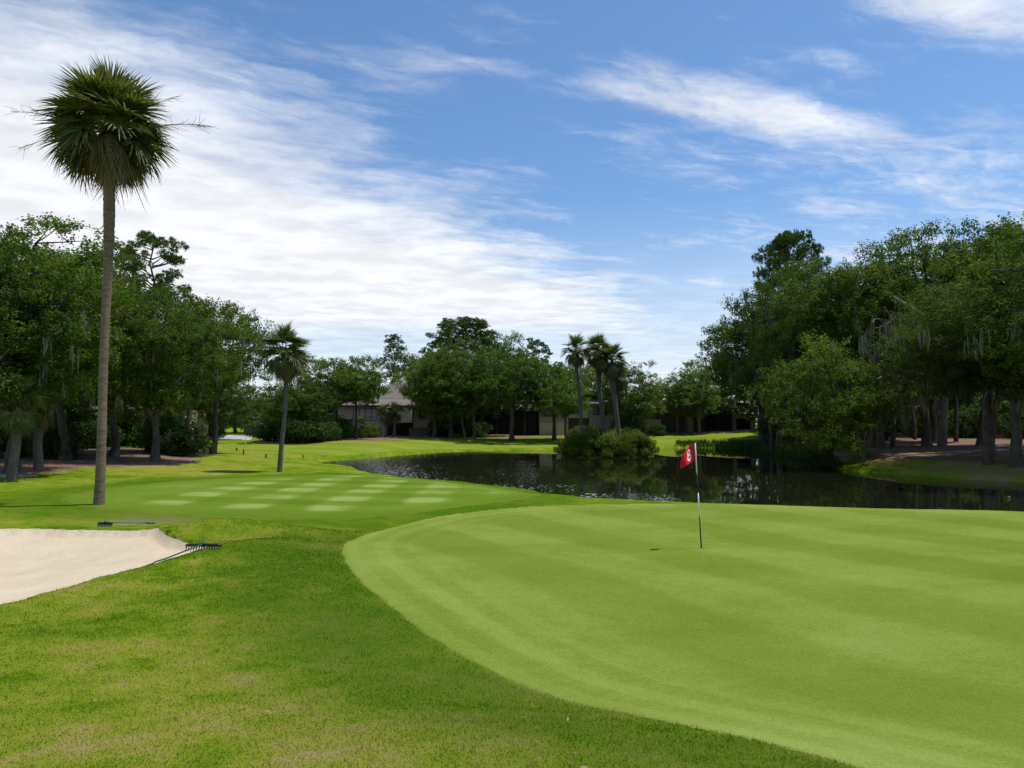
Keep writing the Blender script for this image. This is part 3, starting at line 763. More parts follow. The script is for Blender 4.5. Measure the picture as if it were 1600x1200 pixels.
def make_pine(seed, Ht=20.0, Rc=4.5, base=0.6, ncl=46, tuf=34, npt=15, dome=True, rcl=1.0, r0=0.26):
    global rng
    rng = np.random.default_rng(seed)
    tb, bb = MB(), MB()
    path = np.array([[rng.normal() * 0.12 * k / 4, rng.normal() * 0.12 * k / 4, z] for k, z in enumerate(np.linspace(-0.4, Ht * 0.96, 12))])
    tb.tube(path, np.linspace(r0, 0.06, 12), 9)
    Cc = []
    for k in range(ncl):
        f_ = (k + 0.5) / ncl
        if dome:
            z = Ht * (base + (1 - base) * f_ ** 0.8); q = (z / Ht - base) / (1 - base)
            rr = Rc * math.sqrt(max(0.02, 1 - q ** 4)) * (0.72 + 0.28 * min(1, q * 2.5)) * rng.uniform(0.5, 1.0)
            if rng.random() < 0.25: rr *= 0.5
        else:
            z = Ht * (base + (1 - base) * f_); q = (z / Ht - base) / (1 - base)
            rr = Rc * (1 - 0.75 * q) * rng.uniform(0.35, 1.0)
        ph = k * 2.399 + rng.normal() * 0.4
        Cc.append((rr * math.cos(ph), rr * math.sin(ph), z + rng.normal() * 0.25))
    Cc = np.array(Cc)
    for c in Cc:
        z0 = c[2] - 0.32 * np.hypot(c[0], c[1]) - 0.1; s0 = np.array([0, 0, max(Ht * (base - 0.12), z0)])
        bb.tube(bez(s0, (s0 + c) / 2 + np.array([0, 0, -0.15]), c, 6), np.linspace(0.075, 0.02, 6), 5, cap=False)
    ci = np.repeat(np.arange(ncl), tuf); ns = len(ci)
    sd = nrm(rng.normal(size=(ns, 3)))
    T = Cc[ci] + sd * (rcl * rng.uniform(0.25, 1, ns) ** 0.5 * rng.uniform(0.7, 1.2, ncl)[ci])[:, None] * np.array([1, 1, 0.5])
    stint = rng.normal(0.5, 0.13, ns) + rng.normal(0, 0.08, ncl)[ci]
    li = np.repeat(np.arange(ns), npt); n = len(li)
    A = nrm(rng.normal(size=(n, 3)) + np.array([0, 0, 0.7]) + sd[li] * 0.5)
    rd = nrm(rng.normal(size=(n, 3))); N_ = nrm(np.cross(A, rd)); L_ = rng.uniform(0.24, 0.40, n)
    crown = leaf_mesh('crown', T[li] + A * (L_ / 2)[:, None], N_, L_, 0.062, np.clip(stint[li] + rng.normal(0, 0.06, n), 0, 1), M['pine'], A)
    return dict(trunk=tb.mesh('trunk', M['pine_bark'], True), branches=bb.mesh('branches', M['pine_bark'], True), crown=crown, spanish_moss=None, H=Ht, R=Rc)


def make_bush(seed, Rb=1.5, Hb=2.0, n=9000, leaf=0.14, material='shrub'):
    global rng
    rng = np.random.default_rng(seed)
    nc = 26; ph = rng.uniform(0, 2 * np.pi, nc); rr = Rb * np.sqrt(rng.uniform(0, 1, nc)) * 0.85
    zz = Hb * rng.uniform(0.12, 1.0, nc) * np.sqrt(np.maximum(0.05, 1 - 0.75 * (rr / Rb) ** 2))
    Cc = np.stack([rr * np.cos(ph), rr * np.sin(ph), zz], 1)
    sb = MB()
    for c in Cc: sb.tube(bez(np.array([c[0] * 0.15, c[1] * 0.15, -0.25]), np.array([c[0] * 0.5, c[1] * 0.5, c[2] * 0.6]), c, 5), np.linspace(0.03, 0.01, 5), 4, cap=False)
    ci = rng.integers(0, nc, n); sd = nrm(rng.normal(size=(n, 3)))
    P_ = Cc[ci] + sd * (0.42 * Rb * rng.uniform(0.2, 1, n) ** 0.5)[:, None] * np.array([1, 1, 0.72]); P_[:, 2] = np.maximum(P_[:, 2], 0.02)
    N_ = nrm(rng.normal(size=(n, 3)) * 0.7 + np.array([0, 0, 0.6]) + sd * 0.4); L_ = leaf * rng.uniform(0.7, 1.3, n)
    tint = np.clip(0.45 + rng.normal(0, 0.12, nc)[ci] + rng.normal(0, 0.12, n), 0, 1)
    return dict(foliage=leaf_mesh('foliage', P_, N_, L_, L_ * 0.5, tint, M[material]), stems=sb.mesh('stems', M['oak_bark']), H=Hb, R=Rb)


def place(name, kit, label, cat, px, Y, top=None, width=None, group=None, rz=None, sink=0.0, parts=None, ht=None):
    """stand a copy of a kit Y metres ahead; top = photo row its crown reaches, width = crown half-width in metres"""
    x = at(px, Y); z = Hs(x, Y) - sink
    hgt = ht if ht else (top_z(top, Y) - z if top else kit['H'])
    sz = hgt / kit['H']; sx = (width / kit['R']) if width else sz
    o = thing(name, label, cat, (x, Y, z), rz if rz is not None else random.uniform(0, 6.28), group, (sx, sx, sz))
    for p in parts or ('trunk', 'branches', 'crown', 'spanish_moss'):
        if kit.get(p) is not None:
            q = link(p, kit[p], o)
            if p == 'spanish_moss': q['kind'] = 'stuff'
    return o


random.seed(4)
OAK = [make_oak(11, 13, 5.0, 0.17, 125, 18), make_oak(12, 14, 5.6, 0.2, 135, 18, lean=(0.25, 0.1)), make_oak(13, 12, 5.4, 0.15, 125, 18, lean=(-0.2, 0.15)), make_oak(14, 15, 5.0, 0.24, 130, 18, gap=0.1, squash=0.5)]
REACH = make_oak(30, 12, 5.2, 0.30, 135, 18, material='oak', mossn=20)
LOW = make_oak(15, 8.5, 4.6, 0.03, 110, 20, 26, 0.16, r0=0.3, mossn=10)
FAR = [make_oak(21, 13, 5.4, 0.15, 125, 16, 20, 0.23, rcl=1.3, material='oak_mid', mossn=16), make_oak(22, 12, 5.8, 0.12, 125, 16, 20, 0.23, rcl=1.35, material='oak_mid', mossn=10), make_oak(23, 14, 5.2, 0.17, 125, 16, 20, 0.23, rcl=1.3, material='oak_mid', mossn=0)]
HIGH = [make_oak(28, 12, 5.4, 0.40, 105, 16, 20, 0.23, rcl=1.25, material='oak_light', mossn=14), make_oak(29, 12, 5.2, 0.36, 110, 16, 20, 0.23, rcl=1.25, material='oak_mid', mossn=26)]
WOOD = [make_oak(26, 11, 5.6, 0.0, 75, 13, 15, 0.30, rcl=1.5, mossn=0), make_oak(27, 11, 5.2, 0.0, 75, 13, 15, 0.30, rcl=1.5, mossn=0)]
FARL = make_oak(24, 12, 5.6, 0.16, 125, 16, 20, 0.23, rcl=1.35, material='oak_light', mossn=0)
CEDAR = make_oak(25, 13, 5.2, 0.36, 90, 22, 24, 0.13, squash=0.26, rcl=1.6, material='cedar', mossn=8)
PINE_D = make_pine(31, 20, 5.0, 0.72, 66, 36, 15); PINE_L = make_pine(32, 20, 4.2, 0.55, 34, 30, 15, False); PINE_M = make_pine(33, 20, 4.8, 0.55, 44, 32, 15, True, 0.85)
BUSH = [make_bush(41), make_bush(42, 1.6, 1.7), make_bush(43, 1.3, 2.2)]
DBUSH = [make_bush(44, 1.5, 1.9, 7000, 0.15, 'dark_shrub'), make_bush(45, 1.7, 1.5, 7000, 0.15, 'dark_shrub')]

# ------------------------------------------------------------------ trees on the left
G = 'trees at the left edge of the course'
for name, kit, px, Y, top, wd, lab in (
    ('live_oak', OAK[3], 20, 35, 335, 4.6, 'tall dark live oak at the left edge, left of the tall palm'),
    ('live_oak', OAK[0], -70, 31, 350, 4.4, 'dark live oak cut off by the left edge of the photo'),
    ('live_oak', OAK[1], 108, 43, 352, 4.6, 'tall live oak rising just left of the tall palm trunk'),
    ('live_oak', OAK[2], 178, 47, 415, 4.0, 'live oak with crown directly behind the tall palm trunk'),
    ('live_oak', OAK[0], 244, 44, 452, 3.7, 'full green live oak frontmost right of the tall palm, trunk on brown straw'),
    ('live_oak', OAK[3], 232, 52, 440, 4.2, 'live oak right behind the frontmost oak beside the tall palm'),
    ('live_oak', REACH, 334, 54, 460, 3.5, 'live oak whose branches reach right over the gap with sky below'),
    ('live_oak', FAR[0], 60, 62, 380, 6.0, 'deep shaded live oak behind the left edge trees'),
    ('live_oak', FAR[1], 170, 66, 430, 6.0, 'deep shaded live oak in front of the pale yellow house'),
    ('live_oak', FAR[2], 285, 74, 500, 5.2, 'live oak above the white stairs of the pale yellow house'),
    ('live_oak', FAR[1], 330, 92, 575, 4.6, 'small far live oak left of the road gap'),
    ('pine_tree', PINE_M, 232, 62, 366, 4.2, 'tall open pine rising above the oaks right of the tall palm')):
    place(name, kit, lab, 'tree', px, Y, top, wd, G)
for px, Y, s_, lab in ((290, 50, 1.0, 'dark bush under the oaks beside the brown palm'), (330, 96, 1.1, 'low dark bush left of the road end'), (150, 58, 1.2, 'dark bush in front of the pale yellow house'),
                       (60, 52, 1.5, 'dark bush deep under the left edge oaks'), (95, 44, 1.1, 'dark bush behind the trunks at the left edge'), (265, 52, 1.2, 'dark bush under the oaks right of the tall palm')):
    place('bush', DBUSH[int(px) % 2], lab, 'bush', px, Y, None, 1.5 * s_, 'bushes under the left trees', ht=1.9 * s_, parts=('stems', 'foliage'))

# far trees beyond the road gap
for i, (px, Y, top, wd, lab) in enumerate(((330, 150, 612, 7, 'far tree left of the road gap skyline'), (368, 165, 618, 7, 'hazy far tree straight above the road end'), (405, 160, 621, 7, 'hazy far tree right above the road end'),
                                          (440, 150, 622, 7, 'far tree seen behind the small palm trunk'), (300, 170, 600, 8, 'far tree behind the white stairs'), (385, 145, 640, 5, 'low far tree where the road ends'))):
    place('tree', FAR[i % 3], lab, 'tree', px, Y, top, wd, 'far trees beyond the road')

# ------------------------------------------------------------------ trees across the pond
G = 'trees around the houses across the pond'
for name, kit, px, Y, top, wd, lab in (
    ('live_oak', FAR[1], 468, 80, 592, 3.8, 'low dense oak right of the small palm'),
    ('live_oak', HIGH[1], 522, 85, 560, 4.4, 'live oak with mossy limbs left of the brown roof'),
    ('live_oak', HIGH[0], 556, 88, 562, 3.2, 'slim live oak standing before the long row of windows'),
    ('live_oak', FAR[1], 680, 97, 546, 4.6, 'broad live oak hiding the right end of the brown roof'),
    ('live_oak', FAR[0], 705, 98, 540, 5.4, 'broad live oak in the centre above two palm trunks'),
    ('live_oak', HIGH[0], 800, 94, 552, 5.2, 'light green live oak with pale bent trunk, centre right'),
    ('live_oak', FAR[2], 752, 106, 545, 5.0, 'dark oak between the centre oak and the light green oak'),
    ('live_oak', HIGH[1], 866, 97, 566, 4.4, 'light green oak behind the left island palm'),
    ('live_oak', HIGH[0], 884, 92, 598, 2.9, 'small bright green tree left of the island palms'),
    ('live_oak', FAR[1], 920, 112, 560, 5.4, 'dark oak behind the island palms'),
    ('live_oak', FAR[0], 982, 103, 572, 4.0, 'dark oak right of the island palms'),
    ('live_oak', FAR[2], 1032, 122, 597, 5.4, 'far oak behind the small hipped roof'),
    ('live_oak', FARL, 1070, 108, 582, 4.6, 'pale green oak right of the small hipped roof'),
    ('live_oak', FAR[0], 1110, 112, 560, 5.0, 'dark oak behind the left end of the right bank wood'),
    ('live_oak', FAR[1], 668, 116, 540, 5.4, 'dark oak behind the brown roof'),
    ('live_oak', FAR[0], 775, 122, 522, 6.0, 'tall dark oak below the great round pine'),
    ('live_oak', FAR[2], 545, 120, 596, 6.0, 'far oak glimpsed through the oaks left of the brown roof'),
    ('pine_tree', PINE_L, 615, 122, 524, 3.8, 'thin pine standing alone above the brown roof'),
    ('pine_tree', PINE_D, 728, 112, 500, 5.4, 'great round topped pine, highest tree across the pond'),
    ('pine_tree', PINE_M, 838, 125, 532, 3.6, 'small pine top right of the great round pine'),
    ('pine_tree', PINE_M, 690, 128, 528, 4.4, 'pine crown left of the great round pine')):
    place(name, kit, lab, 'tree', px, Y, top, wd, G)
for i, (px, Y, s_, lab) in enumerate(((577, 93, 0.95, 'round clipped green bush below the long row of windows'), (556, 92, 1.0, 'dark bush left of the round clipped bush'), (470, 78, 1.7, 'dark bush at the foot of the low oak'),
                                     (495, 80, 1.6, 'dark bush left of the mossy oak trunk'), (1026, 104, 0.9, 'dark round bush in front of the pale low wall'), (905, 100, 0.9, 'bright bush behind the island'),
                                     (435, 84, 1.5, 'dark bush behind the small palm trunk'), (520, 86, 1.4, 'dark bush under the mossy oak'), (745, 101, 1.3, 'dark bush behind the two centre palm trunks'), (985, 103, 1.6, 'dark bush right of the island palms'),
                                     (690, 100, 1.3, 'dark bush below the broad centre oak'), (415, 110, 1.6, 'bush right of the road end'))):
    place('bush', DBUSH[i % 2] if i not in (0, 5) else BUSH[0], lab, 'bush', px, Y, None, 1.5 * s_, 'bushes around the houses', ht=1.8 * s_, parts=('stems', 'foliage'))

# ------------------------------------------------------------------ wood on the right bank
G = 'trees of the right bank wood'
for name, kit, px, Y, top, wd, lab in (
    ('live_oak', OAK[0], 1192, 86, 470, 6.6, 'leftmost live oak of the right bank wood'),
    ('live_oak', OAK[1], 1216, 78, 432, 5.2, 'live oak below the round pine on the right bank'),
    ('live_oak', OAK[2], 1246, 69, 432, 4.6, 'live oak with many thin trunks right of the far green'),
    ('live_oak', LOW, 1292, 52, 536, 4.3, 'low live oak with leaves hanging to the water'),
    ('live_oak', OAK[3], 1300, 62, 398, 4.8, 'tall live oak behind the low oak at the water'),
    ('live_oak', OAK[0], 1366, 60, 374, 4.8, 'tall live oak above the tangle of bare mossy limbs'),
    ('live_oak', OAK[3], 1448, 60, 343, 5.2, 'tallest live oak with open top against the sky'),
    ('live_oak', OAK[1], 1530, 58, 336, 5.2, 'tall live oak near the right edge of the photo'),
    ('live_oak', OAK[3], 1610, 54, 330, 5.2, 'tall live oak cut by the right edge of the photo'),
    ('cedar_tree', CEDAR, 1585, 41.5, 415, 5.2, 'yellow green cedar with layered boughs at the right edge'),
    ('cedar_tree', CEDAR, 1540, 43, 455, 3.7, 'slim cedar with pale trunk left of the yellow green cedar'),
    ('live_oak', OAK[2], 1690, 42, 340, 6.2, 'oak beyond the right edge shading the path'),
    ('live_oak', OAK[1], 1545, 47, 425, 4.6, 'spreading live oak between the two cedars, shading the grassy bank'),
    ('live_oak', OAK[0], 1376, 59, 430, 4.6, 'live oak standing just behind the dead tree tangle'),
    ('live_oak', OAK[3], 1680, 37, 330, 5.6, 'live oak beyond the right edge leaning over the water'),
    ('live_oak', OAK[2], 1455, 68, 420, 4.6, 'thick dark trunked oak behind the bare limbs'),
    ('live_oak', FAR[0], 1250, 92, 470, 5.8, 'shaded oak deep in the wood behind the thin trunks'),
    ('live_oak', FAR[1], 1330, 92, 440, 6.2, 'shaded oak deep in the wood behind the low oak'),
    ('live_oak', FAR[2], 1420, 90, 420, 6.2, 'shaded oak deep in the wood behind the thick trunk'),
    ('live_oak', FAR[0], 1510, 88, 410, 6.2, 'shaded oak deep in the wood left of the cedars'),
    ('live_oak', FAR[1], 1600, 84, 400, 6.2, 'shaded oak deep in the wood behind the cedars'),
    ('live_oak', FAR[2], 1700, 76, 380, 6.2, 'shaded oak deep in the wood at the right edge'),
    ('pine_tree', PINE_D, 1236, 82, 368, 3.9, 'tall round topped pine above the right bank wood')):
    place(name, kit, lab, 'tree', px, Y, top, wd, G)
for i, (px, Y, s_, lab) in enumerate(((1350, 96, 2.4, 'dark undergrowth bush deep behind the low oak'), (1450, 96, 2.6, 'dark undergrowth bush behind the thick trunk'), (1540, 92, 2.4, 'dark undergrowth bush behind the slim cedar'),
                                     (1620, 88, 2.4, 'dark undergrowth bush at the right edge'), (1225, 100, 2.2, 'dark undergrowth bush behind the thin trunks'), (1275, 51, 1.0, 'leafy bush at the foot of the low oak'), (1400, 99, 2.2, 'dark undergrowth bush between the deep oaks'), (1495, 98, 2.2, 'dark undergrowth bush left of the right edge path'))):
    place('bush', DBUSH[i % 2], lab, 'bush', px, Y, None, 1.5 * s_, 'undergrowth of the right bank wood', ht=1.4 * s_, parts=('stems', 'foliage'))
MARKS = ((40, 'the left edge trees'), (157, 'the tall palm'), (285, 'the white stairs'), (437, 'the small palm'), (570, 'the long row of windows'), (617, 'the brown roof'), (728, 'the great round pine'), (800, 'the light green oak'),
         (912, 'the left island palm'), (969, 'the right island palm'), (1030, 'the small hipped roof'), (1092, 'the bushy palm by the wall'), (1245, 'the thin dark trunks'), (1292, 'the low oak at the water'), (1400, 'the dead tree tangle'), (1455, 'the thick dark trunk'),
         (1535, 'the slim cedar'), (1585, 'the yellow green cedar'))
used = {}


def where(lead, px):
    d, nm = min(((px - m_[0], m_[1]) for m_ in MARKS), key=lambda q: abs(q[0]))
    side = 'behind' if abs(d) < 12 else ('right of' if d > 0 else 'left of')
    for w_ in (side, 'farther ' + side, 'beyond and ' + side, 'well ' + side):
        lab = '%s %s %s' % (lead, w_, nm)
        if lab not in used: break
    used[lab] = 1
    return lab


# the wood closes behind everything
for (p0, p1, st_, Y, top, lab, grp) in ((-70, 345, 52, 102, 585, 'woodland tree in the back row', 'woodland behind the left houses'),
                                        (430, 1150, 42, 130, 612, 'woodland tree beyond the houses,', 'woodland behind the houses'),
                                        (1200, 1670, 46, 108, 565, 'woodland tree deep in the right wood,', 'woodland behind the right bank'),
                                        (1330, 1670, 60, 92, 610, 'low understory tree,', 'understory of the right bank')):
    px = p0; k = 0
    while px < p1:
        q_ = px + random.uniform(-14, 14)
        place('woodland_tree', WOOD[k % 2], where(lab, q_), 'tree', q_, Y + random.uniform(-4, 4), top + random.uniform(-16, 14), 5.6 * Y / 110, grp); px += st_; k += 1
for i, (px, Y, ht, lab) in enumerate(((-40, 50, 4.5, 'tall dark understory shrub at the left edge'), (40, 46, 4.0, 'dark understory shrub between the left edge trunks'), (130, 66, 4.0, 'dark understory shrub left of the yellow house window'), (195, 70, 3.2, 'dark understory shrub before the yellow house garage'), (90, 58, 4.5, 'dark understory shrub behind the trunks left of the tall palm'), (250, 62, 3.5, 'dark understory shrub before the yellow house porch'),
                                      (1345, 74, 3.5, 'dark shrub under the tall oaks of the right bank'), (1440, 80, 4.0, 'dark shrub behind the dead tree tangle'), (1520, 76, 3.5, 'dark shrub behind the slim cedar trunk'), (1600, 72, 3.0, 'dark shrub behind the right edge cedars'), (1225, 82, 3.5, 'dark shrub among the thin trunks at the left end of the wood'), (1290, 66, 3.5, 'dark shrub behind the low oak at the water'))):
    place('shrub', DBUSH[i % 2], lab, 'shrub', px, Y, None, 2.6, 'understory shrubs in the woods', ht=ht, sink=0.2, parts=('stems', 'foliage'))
# slender trunks standing in the shade of the wood
for i, (px, Y, hgt, rr, ln, lab) in enumerate(((1358, 61, 6.5, 0.20, 0.2, 'slim straight trunk in the wood right of the low oak'), (1393, 60, 7.5, 0.22, 0.5, 'pale leaning trunk before the thick dark trunk'), (1428, 74, 7, 0.2, -0.3, 'thin trunk behind the thick dark trunk'),
                                              (1205, 76, 7, 0.17, -0.4, 'thin dark trunk at the left end of the wood'), (1246, 70, 6.5, 0.16, 0.5, 'thin dark trunk among the many trunks'), (1262, 72, 6.5, 0.15, 0.1, 'slim dark trunk left of the low oak'), (1492, 66, 8, 0.2, 0.2, 'thin pale trunk left of the slim cedar'))):
    x = at(px, Y); z = Hs(x, Y); o = thing('tree', lab, 'tree', (x, Y, z), 0, 'slender trunks in the right bank wood')
    tb = MB(); tb.tube(np.array([[ln * (k / 8) ** 1.3 + 0.05 * math.sin(k + i), 0.1 * math.sin(k * 1.3 + i), -0.3 + (hgt + 0.3) * k / 8] for k in range(9)]), np.linspace(rr, rr * 0.6, 9), 9)
    tb.build('trunk', M['oak_bark'], o, smooth=True)
    cr = link('crown', DBUSH[i % 2]['foliage'], o, (ln, 0, hgt - 1.0)); cr.scale = (1.3, 1.3, 1.3); cr.rotation_euler = (0, 0, i)
# tangle of bare limbs with a broken pale trunk
o = thing('dead_tree', 'broken tangle of bare pale limbs hung with moss among green oaks', 'tree', (at(1470, 55), 55, Hs(at(1470, 55), 55)))
rng = np.random.default_rng(77); tb = MB(); bbr = MB()
X0 = at(1470, 55)
def rel(px, py, dy=0): return np.array([at(px, 55 + dy) - X0, dy, top_z(py, 55 + dy) - Hs(X0, 55)])
tb.tube(np.array([rel(1470, 690) - [0, 0, 0.3], rel(1474, 640), rel(1480, 590), rel(1490, 545)]), [0.34, 0.28, 0.25, 0.2], 10)
tb.tube(np.array([rel(1492, 526, -3.5), rel(1470, 508, -4), rel(1444, 492, -4), rel(1425, 478, -4), rel(1400, 462, -3.6)]), [0.22, 0.2, 0.17, 0.13, 0.06], 9)
tb.build('trunk', M['pale_wood'], o, smooth=True)
for k in range(60):
    s0 = rel(rng.uniform(1360, 1450), rng.uniform(500, 640), rng.uniform(-4.6, -2)); e = s0 + np.array([rng.normal() * 1.2, rng.normal() * 0.6, rng.normal() * 0.7 + 0.1])
    bbr.tube(bez(s0, (s0 + e) / 2 + rng.normal(size=3) * 0.5, e, 8), np.linspace(rng.uniform(0.02, 0.06), 0.01, 8), 5)
for k in range(7):
    s0 = rel(1470, 690 - 30, 0) + np.array([0, 0, k * 0.9]); e = rel(rng.uniform(1350, 1420), rng.uniform(470, 600), rng.uniform(-4, -1))
    bbr.tube(bez(s0, (s0 + e) / 2 + np.array([0, 0, 1.0]), e, 9), np.linspace(0.09, 0.025, 9), 7)
bbr.build('branches', M['pale_wood'], o, smooth=True)
V, Q_, tn = [], [], []
for k in range(130):
    p = rel(rng.uniform(1350, 1450), rng.uniform(490, 640), rng.uniform(-4.6, -1.5))
    for s_ in range(5):
        Lm = rng.uniform(0.5, 1.7); w = rng.uniform(0.03, 0.08); an = rng.uniform(0, 3.14); wv_ = np.array([math.cos(an), math.sin(an), 0]) * w; pp = p + rng.normal(size=3) * 0.12; k0 = len(V)
        for f_, ww in ((0, 0.5), (0.45, 1), (1, 0.1)):
            V += [pp - [0, 0, Lm * f_] - wv_ * ww, pp - [0, 0, Lm * f_] + wv_ * ww]; tn += [rng.uniform(0.2, 0.9)] * 2
        Q_ += [(k0, k0 + 1, k0 + 3, k0 + 2), (k0 + 2, k0 + 3, k0 + 5, k0 + 4)]
link('spanish_moss', mesh('spanish_moss', V, [np.array(Q_)], [M['moss']], {'tint': tn}, False), o)['kind'] = 'stuff'

# ------------------------------------------------------------------ palms
def make_frond(seed, L=1.0, droop=0.5, nseg=34, wide=2.2, pet=0.95, dead=False, tilt=0.6):
    """a fan leaf: stalk along +X, then a spray of narrow folded blades around its tip"""
    rg = np.random.default_rng(seed); V = []; Q_ = []; T = []; tn = []
    def strip(pts, wid, side, tint):
        k0 = len(V)
        for p, w, s_ in zip(pts, wid, side):
            V.extend([p - s_ * w, p + np.array([0, 0, -w * 0.5]), p + s_ * w]); tn.extend([tint] * 3)
        for q in range(len(pts) - 1):
            a = k0 + 3 * q; Q_.extend([(a, a + 1, a + 4, a + 3), (a + 1, a + 2, a + 5, a + 4)])
    n = 7; pts = [np.array([pet * t_, 0, 0.10 * pet * t_ - 0.20 * droop * pet * t_ * t_]) for t_ in np.linspace(0, 1, n)]
    strip(pts, [0.035 - 0.02 * t_ for t_ in np.linspace(0, 1, n)], [np.array([0, 1.0, 0])] * n, 0.62)
    hub = pts[-1]
    for k in range(nseg):
        f_ = (k + 0.5) / nseg * 2 - 1; an = f_ * wide + rg.normal() * 0.03
        l = L * (0.98 - 0.36 * abs(f_) ** 1.5) * rg.uniform(0.9, 1.08)
        d = np.array([math.cos(an), math.sin(an), 0.32 * math.sin(abs(f_) * 2.2) + rg.normal() * 0.06]); d /= np.linalg.norm(d)
        sd_ = np.array([-math.sin(an), math.cos(an), 0.25 * (1 if k % 2 else -1)])
        ct, sn = math.cos(tilt), math.sin(tilt)                      # the blade folds down from the stalk, so that a crown shows its fans face on
        d = np.array([d[0] * ct + d[2] * sn, d[1], -d[0] * sn + d[2] * ct]); sd_ = np.array([sd_[0] * ct + sd_[2] * sn, sd_[1], -sd_[0] * sn + sd_[2] * ct])
        arch = droop * rg.uniform(0.6, 1.5) * (2.0 if dead else 1.0)
        tt = np.linspace(0, 1, 5)
        base_ = hub + np.array([0.10 * L * (1 - abs(f_)), 0, -0.02])
        pp = [base_ + d * l * t_ * (1 - 0.12 * arch * t_) + np.array([0, 0, -arch * l * (0.10 * t_ + 0.42 * t_ ** 2.6)]) for t_ in tt]
        strip(pp, [0.012 * L, 0.034 * L, 0.030 * L, 0.017 * L, 0.002], [sd_] * 5, float(np.clip(rg.normal(0.45, 0.14) + (0.2 if rg.random() < 0.1 else 0), 0, 1)))
    return mesh('frond', V, [np.array(Q_)], [M['dead_frond' if dead else 'frond']], {'tint': tn}, False)


FRONDS = [make_frond(100 + i, 1.0, dr, tilt=tl) for i, (dr, tl) in enumerate(((0.24, 0.30), (0.35, 0.48), (0.42, 0.58), (0.48, 0.48)))]
DEADF = [make_frond(120 + i, 0.85, dr, 30, 1.7, 0.7, True, 0.8) for i, dr in enumerate((0.8, 1.2, 1.5))]
YELL = [make_frond(130, 0.95, 0.8, 30, 2.1)]


def make_stalk(seed, L=2.0):
    rg = np.random.default_rng(seed); s_ = MB(); n = 9
    pts = np.array([[L * t_, 0.05 * math.sin(5 * t_), L * (0.16 * t_ - 0.30 * t_ * t_)] for t_ in np.linspace(0, 1, n)])
    s_.tube(pts, np.linspace(0.011, 0.004, n), 5)
    for k in range(26):
        t_ = rg.uniform(0.3, 0.98); j = t_ * (n - 1); i0 = int(j); p = pts[i0] + (pts[min(i0 + 1, n - 1)] - pts[i0]) * (j - i0)
        e = p + np.array([rg.uniform(0.08, 0.3), rg.normal() * 0.18, rg.normal() * 0.14 - 0.03]) * L / 2
        s_.tube(bez(p, (p + e) / 2 + rg.normal(size=3) * 0.04, e, 4), [0.0045, 0.004, 0.003, 0.002], 3, cap=False)
    return s_.mesh('flower_stalk', M['stalk'])


STALK = [make_stalk(1), make_stalk(2)]


